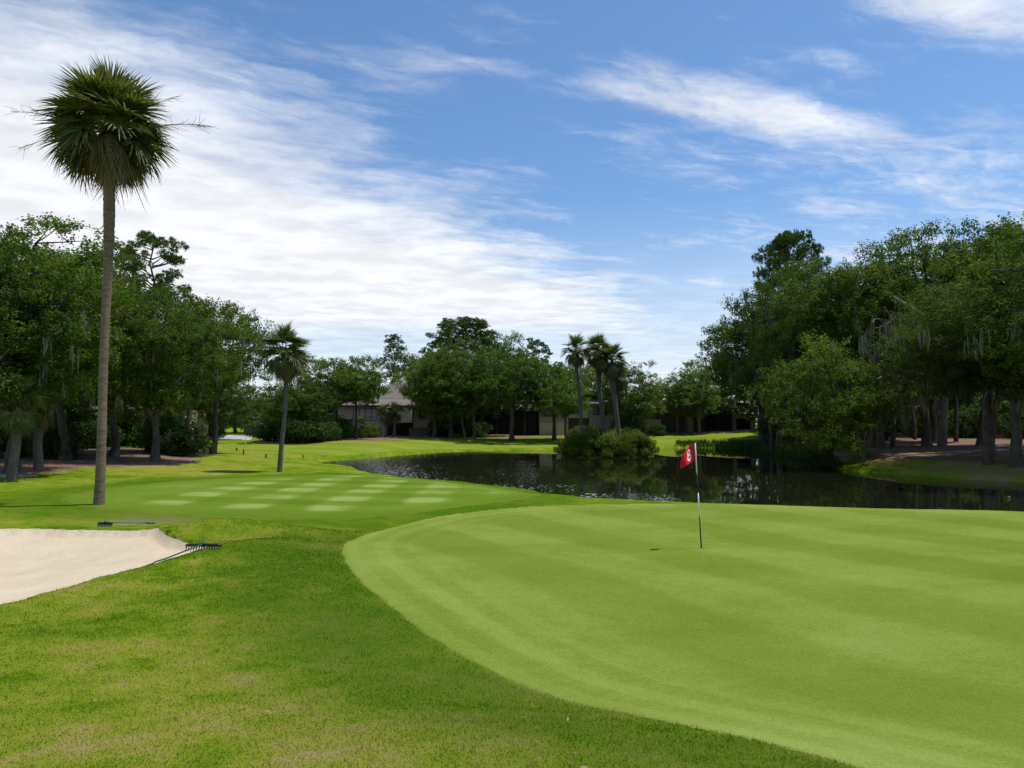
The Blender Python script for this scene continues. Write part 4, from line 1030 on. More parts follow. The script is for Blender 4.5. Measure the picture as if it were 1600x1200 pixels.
def palm(label, x, y, htrunk, crown, r0, nf=56, nd=14, lean=(0, 0), stalks=0, bark_='palm_bark', group=None, seed=0, name='palm_tree', zlo=-62, belly=0.0, curve=0.0):
    rg = np.random.default_rng(500 + seed); z = Hs(x, y)
    o = thing(name, label, 'palm tree', (x, y, z), 0, group)
    tb = MB(); nseg = max(14, int(htrunk * 13)); t_ = np.linspace(0, 1, nseg)
    path = np.stack([lean[0] * t_ + curve * np.sin(t_ * np.pi) + 0.03 * np.sin(t_ * 9 + seed), lean[1] * t_, -0.3 + (htrunk + 0.3) * t_], 1)
    rad = r0 * (0.92 + 0.22 * np.exp(-t_ * htrunk * 1.6) + belly * np.exp(-((t_ - 0.82) / 0.13) ** 2) - 0.10 * np.sin(np.pi * t_)) * (1 + 0.022 * rg.normal(size=nseg) + 0.05 * (np.arange(nseg) % 2))
    tb.tube(path, rad, 16); tb.build('trunk', M[bark_], o, smooth=True)
    apex = path[-1]; hb = MB()
    hb.tube(np.array([apex - [0, 0, 0.35], apex - [0, 0, 0.1], apex + [0, 0, 0.15], apex + [0, 0, 0.4]]), [r0 * 0.95, r0 * 1.3, r0 * 1.15, r0 * 0.4], 12)
    for k in range(26):                                                    # stubs of old leaf stalks
        ph = k * 2.4; zz = -0.32 + 0.02 * k; d = np.array([math.cos(ph), math.sin(ph), 0])
        hb.tube(np.array([apex + [0, 0, zz] + d * r0 * 0.8, apex + [0, 0, zz + 0.12] + d * r0 * 1.35, apex + [0, 0, zz + 0.28] + d * r0 * 1.65]), [0.05, 0.04, 0.02], 5)
    hb.build('leaf_bases', M['dead_frond'], o)
    s0 = crown / 1.9
    for k in range(nf):
        f_ = (k + 0.5) / nf; el = 84 - (84 - zlo) * f_ ** 0.85 + rg.normal() * 11; az = k * 137.5 + rg.normal() * 10
        old = el < 5 and rg.random() < 0.28
        fr = link('dead_frond', DEADF[k % 2], o, tuple(apex + [0, 0, 0.1])) if old else link('frond', FRONDS[int(np.clip((1 - (el + 60) / 150) * 4 + rg.normal() * 0.4, 0, 3))], o, tuple(apex + [0, 0, 0.12 + 0.3 * (1 - f_)]))
        if old: fr['label'] = 'dry brown frond'
        fr.rotation_euler = (rg.normal() * 0.35, -R(el), R(az)); s_ = s0 * rg.uniform(0.84, 1.06) * (1.0 - 0.08 * (el < -30)); fr.scale = (s_, s_, s_)
    for k in range(nf // 4):                                               # younger, shorter fronds fill the heart of the crown
        el = rg.uniform(0, 62); az = k * 137.5 + 70 + rg.normal() * 15
        fr = link('frond', FRONDS[k % 4], o, tuple(apex + [0, 0, 0.2]))
        fr.rotation_euler = (rg.normal() * 0.5, -R(el), R(az)); s_ = s0 * rg.uniform(0.5, 0.72); fr.scale = (s_, s_, s_)
    for k in range(nd):
        el = rg.uniform(-46, -6); az = k * 137.5 + 40 + rg.normal() * 20
        fr = link('dead_frond', DEADF[k % 3], o, tuple(apex + [0, 0, -0.05])); fr['label'] = 'dry brown hanging frond'
        fr.rotation_euler = (rg.normal() * 0.3, -R(el), R(az)); s_ = s0 * rg.uniform(0.62, 0.85); fr.scale = (s_, s_, s_)
    sa_ = ((172, 30, 1.35), (188, 22, 1.35), (8, 18, 1.4), (-6, 12, 1.45), (180, 2, 1.3), (150, 48, 1.2), (30, 50, 1.2), (60, 58, 1.1))
    for k in range(stalks):
        az, el, sl = sa_[k % 8]
        st = link('flower_stalk', STALK[k % 2], o, tuple(apex + [0, 0, 0.1])); st.rotation_euler = (0, -R(el), R(az)); q = sl * crown / 1.9; st.scale = (q, q, q)
    return o


# tall palm on the left: 12 m of it, its crown against the clouds
xp, yp = at(157, 22.3), 22.3
palm('tall palm with bushy round crown against the clouds, left of the bunker', xp, yp, top_z(214, 22.3) - Hs(xp, yp), 2.0, 0.145, 96, 26, (0.03, 0), 8, seed=1, belly=0.22, zlo=-40, curve=0.08)
xp, yp = at(437, 39.5), 39.5
palm('small palm standing alone on the fairway between the bunker and the houses', xp, yp, top_z(562, 39.5) - Hs(xp, yp), 1.62, 0.135, 60, 26, (0.30, 0), 2, 'palm_bark_grey', seed=2, curve=0.10)
# island
GI = 'palms on the island'
palm('left palm of the island, tallest and slimmest, leaning left', at(912, 69), 69, top_z(551, 69) - 0.5, 1.75, 0.19, 36, 10, (-0.7, 0), 0, 'palm_bark_grey', GI, 3)
palm('middle palm of the island with curved trunk', at(951, 70), 70, top_z(553, 70) - 0.5, 1.75, 0.24, 44, 18, (-1.0, 0), 0, 'palm_bark_grey', GI, 4, curve=-0.2)
palm('right front palm of the island with thick leaning trunk', at(969, 68.5), 68.5, top_z(568, 68.5) - 0.5, 1.85, 0.25, 50, 16, (-0.75, 0), 0, 'palm_bark_grey', GI, 5)
palm('rear palm of the island with a long brown skirt of dead fronds', at(962, 71), 71, top_z(590, 71) - 0.5, 1.5, 0.17, 26, 60, (0.15, 0), 0, 'palm_bark_grey', GI, 6)
palm('slim rear trunked palm between the middle and left island palms', at(942, 71.3), 71.3, top_z(562, 71.3) - 0.5, 1.2, 0.13, 30, 18, (-0.35, 0), 0, 'palm_bark_grey', GI, 7)
# palms among the houses and woods
GP = 'small palms around the houses and woods'
for i, (px, Y, yc, cr, rr, ln, nd, lab) in enumerate((
    (727, 97, 622, 1.5, 0.17, -0.8, 14, 'yellowish palm with slim leaning trunk below the centre oak'), (742, 96, 626, 1.4, 0.17, -0.3, 22, 'palm with brown skirt right of the yellowish palm'),
    (604, 95, 650, 1.6, 0.20, 0, 4, 'dark palm in front of the beige balcony'), (616, 94.5, 648, 1.5, 0.20, 0.1, 4, 'second dark palm in front of the beige balcony, right of the first'),
    (1092, 104, 637, 1.9, 0.24, 0, 14, 'bushy palm by the wall right of the small hipped roof'), (1058, 106, 636, 1.8, 0.18, 0, 8, 'dark bushy palm left of the bushy palm by the wall'),
    (684, 99, 668, 1.3, 0.16, -0.4, 3, 'low dark palm with short leaning trunk under the oaks'), (293, 51, 604, 1.45, 0.16, 0.1, 26, 'palm with a big brown skirt under the oaks at the left'),
    (22, 31, 642, 1.3, 0.20, 0.2, 8, 'low yellowish palm at the left edge of the photo'), (386, 118, 668, 2.0, 0.20, 0.5, 12, 'yellowing palm with pale leaning trunk at the road end'),
    (340, 104, 650, 2.0, 0.2, 0, 20, 'palm with orange dead fronds left of the road'), (62, 36, 650, 1.0, 0.22, 0, 6, 'shaded palm beside the low yellowish palm'),
    (412, 104, 668, 1.7, 0.2, 0, 10, 'small palm right of the road end'), (566, 93, 668, 1.2, 0.18, 0, 6, 'short palm beside the round clipped bush'))):
    x = at(px, Y); palm(lab, x, Y, max(0.8, top_z(yc, Y) - Hs(x, Y)), cr, rr, 30, nd, (ln, 0), 0, 'palm_bark_grey', GP, 20 + i)

# ------------------------------------------------------------------ island shrubs, reeds
for i, (px, Y, wd, ht, lab) in enumerate(((893, 68.6, 1.25, 2.4, 'leafy shrub at the left end of the island'), (912, 68.0, 1.35, 2.9, 'tall shrub at the foot of the left island palm'), (932, 67.7, 1.3, 2.7, 'shrub left of the island middle'),
                                         (952, 67.5, 1.35, 2.6, 'shrub in the island middle at the water'), (972, 67.7, 1.3, 2.5, 'shrub in front of the thick island palm'), (990, 68.1, 1.25, 2.7, 'shrub right of the thick island palm'),
                                         (1006, 69.0, 1.05, 2.1, 'low shrub at the right end of the island'), (925, 70.5, 1.5, 3.4, 'tall yellow green shrub behind the left island shrubs'), (960, 70.6, 1.4, 3.0, 'rear shrub between the island palms'), (988, 70.2, 1.3, 2.9, 'rear shrub at the right of the island'), (902, 69.8, 1.2, 2.6, 'rear shrub at the left of the island'))):
    place('shrub', BUSH[i % 3], lab, 'shrub', px, Y, None, wd * 1.12, 'shrubs covering the island', ht=ht * 0.8, sink=0.15, parts=('stems', 'foliage'))
rng = np.random.default_rng(9)
V, Q_, tn = [], [], []
cnt = 0
while cnt < 2600:
    x, y = rng.uniform(20.5, 30), rng.uniform(84, 97)
    if rng.random() < 0.5: x, y = rng.uniform(23, 29), rng.uniform(66, 90)
    V.append((x, y)); cnt += 1
V = np.array(V); d = -pond_sdf(V[:, 0], V[:, 1]); V = V[(d > -0.5) & (d < 1.3)]
hz_ = H(V[:, 0], V[:, 1]); P3 = np.repeat(np.column_stack([V, np.maximum(hz_, -0.1)]), 7, 0)
n = len(P3); P3[:, :2] += rng.normal(size=(n, 2)) * 0.22
A = nrm(rng.normal(size=(n, 3)) * 0.25 + np.array([0, 0, 1.0])); L_ = rng.uniform(0.3, 0.8, n); N_ = nrm(np.cross(A, nrm(rng.normal(size=(n, 3)))))
o = link('reeds', leaf_mesh('reeds', P3 + A * (L_ / 2)[:, None], N_, L_, 0.10, np.clip(rng.normal(0.45, 0.2, n), 0, 1), M['reed'], A))
tag(o, 'green reeds along the far right bank of the pond', 'reeds', kind='stuff')

# ------------------------------------------------------------------ houses
def win(parent, x0, x1, y, z0, z1, pane='glass', mull=1, bar=None, frame='trim', d=0.08):
    """a framed window on a wall facing -Y at plane y"""
    f_ = MB(); w = 0.07
    f_.box(x0, x1, y - d, y + 0.05, z1 - w, z1); f_.box(x0, x1, y - d, y + 0.05, z0, z0 + w)
    f_.box(x0, x0 + w, y - d, y + 0.05, z0 + w, z1 - w); f_.box(x1 - w, x1, y - d, y + 0.05, z0 + w, z1 - w)
    for k in range(1, mull):
        xm = x0 + (x1 - x0) * k / mull; f_.box(xm - w / 2, xm + w / 2, y - d, y + 0.05, z0 + w, z1 - w)
    if bar: zb = z0 + (z1 - z0) * bar; f_.box(x0 + w, x1 - w, y - d + 0.004, y + 0.046, zb - w / 2, zb + w / 2)
    fo = f_.build('window', M[frame], parent)
    edges = np.linspace(x0 + w / 2, x1 - w / 2, mull + 1)
    for k in range(mull):
        p = MB(); p.box(edges[k] + w / 2 + 0.002, edges[k + 1] - w / 2 - 0.002, y - d * 0.35, y - 0.006, z0 + w + 0.002, z1 - w - 0.002)
        p.build('pane', M[pane], fo)
    return fo


def roof(parent, pts_f, pts_b, mtl='shingle', th=0.18):
    """sloping slab between a front edge and a back edge (lists of two points)"""
    s_ = MB(); a, b2 = [np.array(p, float) for p in pts_f]; c, d = [np.array(p, float) for p in pts_b]; dn = np.array([0, 0, -th])
    s_.add([a, b2, d, c, a + dn, b2 + dn, d + dn, c + dn], [np.array([[0, 1, 2, 3], [7, 6, 5, 4], [0, 4, 5, 1], [1, 5, 6, 2], [2, 6, 7, 3], [3, 7, 4, 0]])])
    return s_.build('roof', M[mtl], parent)


# house behind the centre left oaks
YA = 103.0; xa = lambda px: at(px, YA); za = lambda py: top_z(py, YA)
gA = Hs(xa(620), YA)
hA = thing('house', 'raised brown roofed house with a long row of windows and a beige balcony', 'house', (0, 0, 0))
w = MB(); w.box(xa(528), xa(700), YA, YA + 9, gA - 0.8, za(636)); w.build('wall', M['wall'], hA)
w = MB(); w.box(xa(606), xa(645), YA - 1.6, YA - 0.003, za(659), za(638.5)); w.build('balcony', M['wall_beige'], hA)
w = MB(); w.box(xa(604.5), xa(646.5), YA - 1.7, YA - 0.004, za(660), za(659.1)); w.build('balcony_floor', M['trim_light'], hA)
w = MB(); w.box(xa(606), xa(646), YA - 0.05, YA + 0.02, gA - 0.6, za(661)); w.build('carport_opening', M['opening_shade'], hA)
win(hA, xa(552), xa(590), YA, za(657), za(638.5), 'blind', 4, 0.28)
win(hA, xa(594), xa(604.5), YA, za(657), za(638.5), 'blind', 1)
win(hA, xa(646.5), xa(652), YA, za(652), za(639.5), 'blind', 1); win(hA, xa(655), xa(682), YA, za(655), za(639), 'glass', 3)
w = MB(); w.box(xa(524), xa(704), YA - 0.9, YA - 0.72, za(636), za(633.6)); w.build('fascia', M['trim'], hA)
roof(hA, [(xa(524), YA - 0.9, za(633.5)), (xa(706), YA - 0.9, za(633.5))], [(xa(570), YA + 3, top_z(623, YA + 3)), (xa(700), YA + 3, top_z(623, YA + 3))])
roof(hA, [(xa(586), YA + 3, top_z(622.6, YA + 3)), (xa(692), YA + 3, top_z(622.6, YA + 3))], [(xa(595), YA + 7.5, top_z(597.5, YA + 7.5)), (xa(684), YA + 7.5, top_z(597.5, YA + 7.5))])
roof(hA, [(xa(684), YA + 7.6, top_z(597.5, YA + 7.6)), (xa(595), YA + 7.6, top_z(597.5, YA + 7.6))], [(xa(692), YA + 12, za(634)), (xa(570), YA + 12, za(634))])
w = MB(); w.box(xa(640), xa(700), YA - 0.3, YA - 0.005, gA - 0.6, za(668)); w.build('low_wall', M['wall_dark'], hA)
# house behind the island
YB = 107.0; xb = lambda px: at(px, YB); zb = lambda py: top_z(py, YB); gB = Hs(xb(880), YB)
hB = thing('house', 'beige sided house with tan roofs, half hidden behind the island palms', 'house', (0, 0, 0))
w = MB(); w.box(xb(838), xb(888), YB, YB + 8, gB - 0.8, zb(630)); w.build('wall', M['wall'], hB)
w = MB(); w.box(xb(843), xb(882), YB - 0.25, YB - 0.004, gB - 0.6, zb(660)); w.build('low_wall', M['wall_beige'], hB)
win(hB, xb(842), xb(873), YB, zb(652), zb(636), 'glass', 5, 0.4, 'wall')
w = MB(); w.box(xb(889), xb(920), YB + 0.4, YB + 7, zb(653), zb(634)); w.build('upper_wall', M['wall_beige'], hB)
w = MB(); w.box(xb(889), xb(920), YB + 1.4, YB + 6.5, gB - 0.8, zb(653.2)); w.build('porch_back', M['wall_dark'], hB)
w = MB(); w.box(xb(921), xb(975), YB + 0.2, YB + 7, gB - 0.8, zb(630)); w.build('wing_wall', M['wall'], hB)
win(hB, xb(926), xb(950), YB + 0.2, zb(649), zb(636), 'glass', 3, 0.3, 'wall_dark')
roof(hB, [(xb(826), YB - 0.7, zb(628)), (xb(892), YB - 0.7, zb(628))], [(xb(830), YB + 4, top_z(612, YB + 4)), (xb(890), YB + 4, top_z(612, YB + 4))])
roof(hB, [(xb(913), YB - 0.6, zb(630.5)), (xb(980), YB - 0.6, zb(630.5))], [(xb(916), YB + 4, top_z(618, YB + 4)), (xb(976), YB + 4, top_z(618, YB + 4))])
# house right of the island
YC = 112.0; xc = lambda px: at(px, YC); zc_ = lambda py: top_z(py, YC); gC = Hs(xc(1040), YC)
hC = thing('house', 'house with small hipped roof and railed deck right of the island palms', 'house', (0, 0, 0))
w = MB(); w.box(xc(996), xc(1142), YC, YC + 8, gC - 0.8, zc_(640)); w.build('wall', M['wall_dark'], hC)
w = MB(); w.box(xc(998), xc(1028), YC - 2.2, YC - 0.004, gC - 0.8, zc_(655.5)); w.build('deck_wall', M['wall_beige'], hC)
rl = MB(); rl.box(xc(994), xc(1018), YC - 2.2, YC - 2.1, zc_(645), zc_(644)); rl.box(xc(994), xc(1018), YC - 2.2, YC - 2.1, zc_(650), zc_(649.3))
for k in range(7): rl.box(xc(994 + 4 * k), xc(994.5 + 4 * k), YC - 2.195, YC - 2.105, zc_(655.4), zc_(644))
rl.build('railing', M['trim_light'], hC)
w = MB(); w.box(xc(1070), xc(1082), YC - 0.3, YC - 0.005, gC - 0.6, zc_(651)); w.build('panel', M['wall_beige'], hC)
w = MB(); w.box(xc(1144), xc(1180), YC, YC + 6, gC - 0.8, zc_(646)); w.build('garage_wall', M['wall_beige'], hC)
w = MB(); w.box(xc(1150), xc(1172), YC - 0.05, YC - 0.004, gC - 0.6, zc_(654)); w.build('garage_opening', M['opening_shade'], hC)
for (f0, f1, b0, b1) in ((1012, 1047, 1019, 1042),):
    roof(hC, [(xc(f0), YC + 8, top_z(614, YC + 8)), (xc(f1), YC + 8, top_z(614, YC + 8))], [(xc(b0), YC + 12, top_z(598, YC + 12)), (xc(b1), YC + 12, top_z(598, YC + 12))])
    w = MB(); w.box(xc(1016), xc(1046), YC + 8.6, YC + 12, zc_(640), top_z(616, YC + 8.6)); w.build('upper_wall', M['wall_beige'], hC)
roof(hC, [(xc(990), YC - 1.0, zc_(638)), (xc(1146), YC - 1.0, zc_(638))], [(xc(1000), YC + 7.8, zc_(622)), (xc(1130), YC + 7.8, zc_(622))])
# pale yellow house at the left, behind the oaks
YD = 84.0; xd = lambda px: at(px, YD); zd = lambda py: top_z(py, YD); gD = Hs(xd(200), YD)
hD = thing('house', 'pale yellow house with white trim and outside stairs behind the left oaks', 'house', (0, 0, 0))
w = MB(); w.box(xd(108), xd(282), YD, YD + 8, gD - 0.8, zd(640)); w.build('wall', M['wall_yellow'], hD)
win(hD, xd(118), xd(128), YD, zd(668), zd(656), 'glass', 2, None, 'white'); win(hD, xd(206), xd(216), YD, zd(668), zd(655), 'blind', 2, None, 'white'); win(hD, xd(236), xd(244), YD, zd(664), zd(652), 'glass', 2, None, 'white')
w = MB(); w.box(xd(200), xd(222), YD - 0.06, YD - 0.004, gD - 0.5, zd(675)); w.build('garage_opening', M['opening_shade'], hD)
for px in (131, 134, 258, 270): w = MB(); w.box(xd(px), xd(px + 1.6), YD - 1.4, YD - 1.2, gD - 0.5, zd(640)); w.build('post', M['white'], hD)
roof(hD, [(xd(100), YD - 1.6, zd(639)), (xd(290), YD - 1.6, zd(639))], [(xd(100), YD + 5, zd(610)), (xd(290), YD + 5, zd(610))])
st = MB()
for k in range(9): st.box(xd(279.5 + k * 1.2), xd(281.5 + k * 1.2), YD - 1.6, YD - 0.6, zd(666 + k * 2.6), zd(665 + k * 2.6))
for k in range(5): st.box(xd(280 + k * 2.4), xd(280.7 + k * 2.4), YD - 1.65, YD - 1.60, zd(666 + k * 5.0), zd(655 + k * 5.0))
st.add([(xd(279), YD - 1.68, zd(655)), (xd(291), YD - 1.68, zd(679)), (xd(291), YD - 1.68, zd(677)), (xd(279), YD - 1.68, zd(653)),
        (xd(279), YD - 1.58, zd(655)), (xd(291), YD - 1.58, zd(679)), (xd(291), YD - 1.58, zd(677)), (xd(279), YD - 1.58, zd(653))],
       [np.array([[0, 1, 2, 3], [7, 6, 5, 4], [0, 4, 5, 1], [1, 5, 6, 2], [2, 6, 7, 3], [3, 7, 4, 0]])])
st.build('stairs', M['white'], hD)
# dark board fences
def fence(label, px0, px1, Y, py_top):
    x0, x1 = at(px0, Y), at(px1, Y); g = min(Hs(x0, Y), Hs(x1, Y)); zt = top_z(py_top, Y)
    o = thing('fence', label, 'fence', (x0, Y, g), 0, 'dark board fences between the houses'); n = max(2, int((x1 - x0) / 2.0))
    for k in range(n):
        p = MB(); p.box((x1 - x0) * k / n + 0.06, (x1 - x0) * (k + 1) / n - 0.06, 0, 0.06, -0.3, zt - g); p.build('panel', M['fence'], o)
    for k in range(n + 1):
        p = MB(); q = (x1 - x0) * k / n; p.box(q - 0.055, q + 0.055, -0.03, 0.10, -0.4, zt - g + 0.08); p.build('post', M['trim'], o)


fence('tall dark fence left of the house behind the island', 798, 842, 107, 642)
fence('tall dark fence right of the bushy palm by the wall', 1101, 1143, 110, 648)
fence('dark fence at the left end of the brown roofed house', 515, 551, 100, 655)
fence('long dark fence behind the centre palm trunks', 690, 798, 111, 648)

# ------------------------------------------------------------------ small things by the road gap
def post(label, px, py0, py1, Y, rr, mtl='wood', name='wooden_post', cat='post', group='short posts by the left fairway'):
    x = at(px, Y); z = Hs(x, Y); p = MB(); hgt = (py0 - py1) / F * Y
    p.tube(np.array([[0, 0, -0.2], [0, 0, hgt - 0.03], [0, 0, hgt]]), [rr, rr, rr * 0.75], 8)
    return tag(p.build(name, M[mtl], None, (x, Y, z)), label, cat, group)


post('short wooden post nearest the straw bed, leftmost of the three', 371, 702, 697, 62, 0.08); post('short wooden post in the middle of the three', 382, 709, 700, 56, 0.06); post('short wooden post nearest the small palm', 417, 710, 704, 55, 0.07)
post('thin pale pole in front of the road end', 384.5, 696, 680, 72, 0.025, 'white', 'pole', 'pole', None)
post('low stake on the bank at the pond inlet', 475, 716, 710, 60, 0.05)
xq, yq = at(350, 100), 100; o = thing('mailbox', 'white mailbox on a post left of the road end', 'mailbox', (xq, yq, Hs(xq, yq)))
p = MB(); p.box(-0.06, 0.06, -0.06, 0.06, -0.2, 0.75); p.build('post', M['wood'], o)
p = MB(); an = np.linspace(0, np.pi, 9); ring = [(-0.2, 0)] + [(-0.2 * math.cos(a), 0.18 + 0.2 * math.sin(a)) for a in an] + [(0.2, 0)]
p.tube(np.array([[0, -0.35, 0.95], [0, -0.33, 0.95], [0, 0.33, 0.95], [0, 0.35, 0.95]]), [0.17, 0.2, 0.2, 0.17], 12); p.build('box', M['white'], o)
xq, yq = at(417, 101), 101; o = thing('bench', 'low brown wooden bench right of the road end', 'bench', (xq, yq, Hs(xq, yq)))
for zz in (0.42,): p = MB(); p.box(-0.6, 0.6, -0.22, 0.2, zz, zz + 0.06); p.build('seat', M['wood'], o)
p = MB(); p.box(-0.6, 0.6, 0.16, 0.21, 0.55, 0.85); p.build('backrest', M['wood'], o)
for sx in (-0.5, 0.5):
    p = MB(); p.box(sx - 0.05, sx + 0.05, -0.18, -0.1, -0.2, 0.415); p.build('leg', M['wood'], o)
    p = MB(); p.box(sx - 0.05, sx + 0.05, 0.212, 0.27, -0.2, 0.8); p.build('leg', M['wood'], o)
xq, yq = at(433, 98), 98; o = thing('sign_post', 'slim pale sign post left of the small palm trunk', 'sign', (xq, yq, Hs(xq, yq)))
p = MB(); p.box(-0.07, 0.07, -0.07, 0.07, -0.2, 0.95); p.build('post', M['trim_light'], o)
p = MB(); p.box(-0.12, 0.12, -0.10, -0.072, 0.55, 0.9); p.build('plate', M['trim_light'], o)

# ------------------------------------------------------------------ bunker rakes
def rake(label, head, tail, hl, seed):
    hx, hy = head; tx, ty = tail; hz_, tz = Hs(hx, hy) + 0.06, Hs(tx, ty) + 0.045
    o = thing('bunker_rake', label, 'rake', (hx, hy, Hs(hx, hy)), 0, 'bunker rakes'); L0 = np.array([hx, hy, Hs(hx, hy)])
    p = MB(); pts = np.linspace([hx, hy, hz_ + 0.05], [tx, ty, tz], 12)
    for k in range(1, 12): pts[k, 2] = max(pts[k, 2], Hs(pts[k, 0], pts[k, 1]) + 0.03)
    pts -= L0
    p.tube(pts[:10], 0.013, 8); p.build('handle', M['rake_green'], o, smooth=True)
    p = MB(); p.tube(pts[9:], 0.017, 8); p.build('grip', M['rake_black'], o, smooth=True)
    p = MB(); xs = np.linspace(-hl / 2, hl / 2, 9)
    p.tube(np.array([[x_, 0.02 * math.cos(x_ * 4), 0.075 + 0.012 * math.cos(x_ * 3)] for x_ in xs]), [0.018] + [0.027] * 7 + [0.018], 8)
    p.tube(np.array([[-0.02, -0.02, 0.07], [0, 0, 0.11], [0.02, 0.02, 0.08]]), 0.04, 8); p.build('head', M['rake_black'], o, smooth=True)
    for k in range(14):
        p = MB(); x_ = -hl / 2 + hl * (k + 0.5) / 14; p.tube(np.array([[x_, 0, 0.07], [x_, -0.02, 0.02], [x_, -0.05, -0.01]]), [0.011, 0.009, 0.004], 5); p.build('tine', M['rake_black'], o)


rake('green handled rake with black head lying on the near lip of the bunker', (-5.28, 13.05), (-5.66, 11.5), 0.62, 1)
rake('dark rake lying in the grass behind the bunker', (-9.62, 18.0), (-8.75, 18.65), 0.36, 2)

# ------------------------------------------------------------------ flagstick
fx, fy = at(1093, 14.75), 14.75; fz = Hs(fx, fy)
fl = thing('flagstick', 'black and white striped flagstick with red number 8 flag on the green', 'flagstick', (fx, fy, fz))
fl.rotation_euler = (0, R(-2.7), 0)
PH = 2.09
for z0, z1, mm in ((-0.1, 0.62, 'pole_black'), (0.621, 1.075, 'pole_white'), (1.076, 1.455, 'pole_black'), (1.456, 2.045, 'pole_white')):
    p = MB(); p.tube(np.array([[0, 0, z0], [0, 0, z1]]), [0.0135, 0.0125] if mm == 'pole_black' else [0.0128, 0.0118], 12)
    s_ = p.build('pole_section', M[mm], fl, smooth=True); s_['label'] = ('black' if mm == 'pole_black' else 'white') + ' painted length of the pole'
p = MB(); p.tube(np.array([[0, 0, 2.046], [0, 0, 2.06], [0, 0, 2.10], [0, 0, 2.12]]), [0.016, 0.020, 0.014, 0.004], 10); p.build('ferrule', M['pole_black'], fl, smooth=True)
p = MB(); p.tube(np.array([[0, 0, 0.004], [0, 0, 0.010]]), [0.055, 0.055], 24); p.build('cup_hole_shade', M['pole_black'], fl)  # flat black disc paints the shade inside the cup hole


def cloth(u_, v_):
    """flag sheet: u out from the pole, v down along it; it droops to the left with a soft fold"""
    L, Hh = 0.50, 0.345
    x = -L * u_ * 0.62 - 0.04 * np.sin(v_ * 2.2) * u_
    y = 0.07 * np.sin(u_ * 5.2 + v_ * 1.4) * np.minimum(1, u_ * 3) - 0.22 * u_
    z = 2.035 - Hh * v_ * (1 - 0.22 * u_) - 0.20 * u_ ** 1.15
    return np.stack([x - 0.016, y, z], -1)


nu, nv = 26, 20
uu, vv = np.meshgrid(np.linspace(0, 1, nu), np.linspace(0, 1, nv), indexing='ij'); S_ = cloth(uu, vv).reshape(-1, 3)
fi, fj = np.meshgrid(np.arange(nu - 1), np.arange(nv - 1), indexing='ij'); fa = fi * nv + fj
fq = np.stack([fa, fa + 1, fa + nv + 1, fa + nv], -1).reshape(-1, 4)
fo = link('flag', mesh('flag', S_, [fq], [M['red']]), fl)
sol = fo.modifiers.new('thick', 'SOLIDIFY'); sol.thickness = 0.002; sol.offset = 0
eight = MB()
for (cu, cv, ro, ri) in ((0.40, 0.335, 0.175, 0.082), (0.385, 0.635, 0.205, 0.098)):
    an = np.linspace(0, 2 * np.pi, 33)[:-1]
    for side in (-1, 1):
        rings = []
        for rr in (ro, (ro + ri) / 2, ri):
            q = cloth(cu + rr * 0.80 * np.cos(an), cv + rr * np.sin(an)); q[:, 1] += side * 0.0035; q[:, 2] += 0
            rings.append(q)
        k = np.arange(32); V_ = np.vstack(rings); qs = np.vstack([np.stack([j * 32 + k, j * 32 + (k + 1) % 32, (j + 1) * 32 + (k + 1) % 32, (j + 1) * 32 + k], 1) for j in (0, 1)])
        eight.add(V_, [qs])
e8 = eight.build('number', M['flag_white'], fo, smooth=True); e8['label'] = 'white figure 8 printed on the flag'

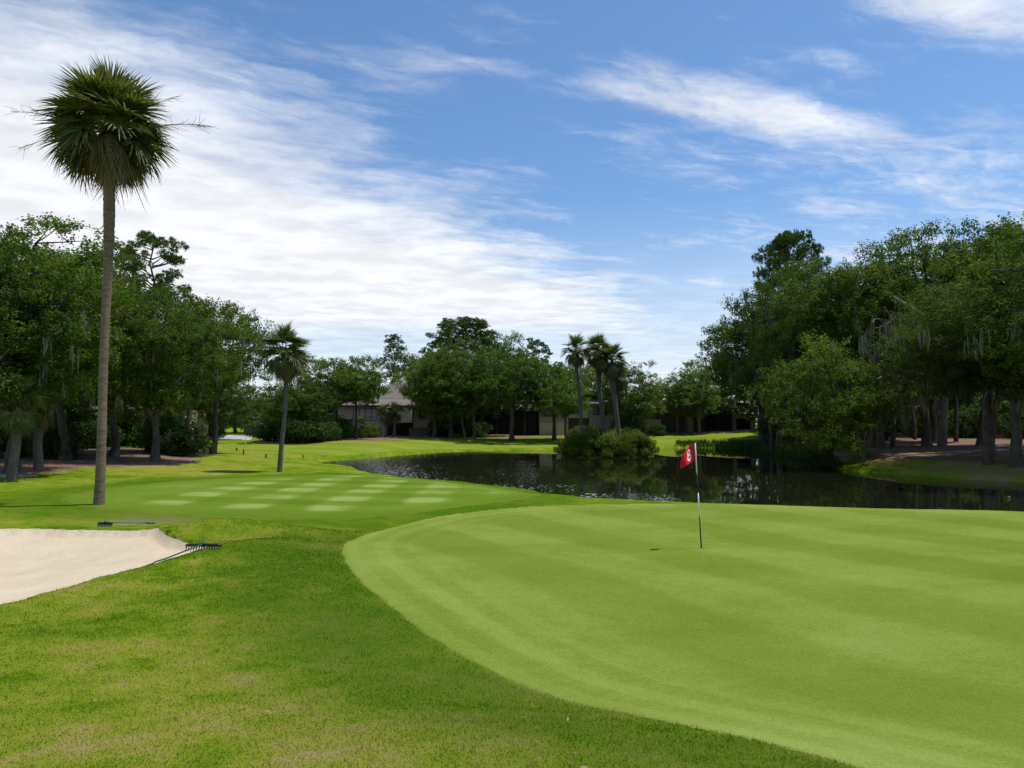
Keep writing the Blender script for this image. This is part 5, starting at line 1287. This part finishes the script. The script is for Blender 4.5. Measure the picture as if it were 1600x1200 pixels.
# ------------------------------------------------------------------ turf blades and litter in the foreground
rng = np.random.default_rng(3)
NB_ = 480000
dd = 2.3 + 15.5 * rng.random(NB_) ** 1.15; an = rng.uniform(-R(38), R(38), NB_)
bx, by = dd * np.sin(an), dd * np.cos(an)
ok = (sdf(GREEN, bx, by) < 0.04) & (sdf(BUNKER, bx, by) + (fbm(bx, by, 1.6, 11, 3) - 0.5) * 0.13 < 0.0) & (sdf(FAIR, bx, by) < 0)
bx, by, dd = bx[ok], by[ok], dd[ok]; n = len(bx); bz = H(bx, by)
dry = dry_field(bx, by); lu = lush_field(bx, by)
hgt = rng.uniform(0.004, 0.016, n) * (0.9 + 0.03 * dd) * np.where(rng.random(n) < 0.05, 2.2, 1.0); wdt = 0.0018 + 0.00040 * dd
az = rng.uniform(0, 2 * np.pi, n); ln = rng.normal(size=(n, 2)) * 0.55
Bv = np.stack([np.cos(az), np.sin(az), np.zeros(n)], 1) * wdt[:, None]; B0 = np.stack([bx, by, bz - 0.003], 1)
Tp = B0 + np.stack([ln[:, 0] * hgt, ln[:, 1] * hgt, hgt], 1)
Vb = np.stack([B0 - Bv, B0 + Bv, Tp], 1).reshape(-1, 3)
tint = np.clip(dry * 0.95 + rng.normal(0, 0.11, n) + (rng.random(n) < 0.03) * 0.35 - 0.30 * lu, 0, 1)
M['blade'] = leaf_mat('grass_blade', (0.068, 0.142, 0.007), (0.235, 0.265, 0.030), (0.42, 0.33, 0.13), 0.25, 0.8, 0.0, 0.0)
tag(link('grass', mesh('grass', Vb, [np.arange(3 * n).reshape(-1, 3)], [M['blade']], {'tint': np.repeat(tint, 3)}, False)), 'short uneven grass blades of the foreground rough', 'grass', kind='stuff')

n = 150; dd = 2.6 + 11 * rng.random(n) ** 1.3; an = rng.uniform(-R(36), R(30), n); lx, ly = dd * np.sin(an), dd * np.cos(an)
ok = (sdf(BUNKER, lx, ly) < -0.05) & ((sdf(GREEN, lx, ly) < 0) | (rng.random(n) < 0.12)); lx, ly = lx[ok], ly[ok]; n = len(lx)
Pl = np.stack([lx, ly, H(lx, ly) + 0.022], 1); Nl = nrm(rng.normal(size=(n, 3)) * 0.3 + np.array([0, 0, 1.0])); L_ = rng.uniform(0.015, 0.055, n)
tag(link('fallen_leaves', leaf_mesh('fallen_leaves', Pl, Nl, L_, L_ * rng.uniform(0.15, 0.5, n), rng.uniform(0, 0.75, n), M['leaf_dead'])), 'dry leaves and twigs scattered on the foreground grass', 'leaf litter', kind='stuff')
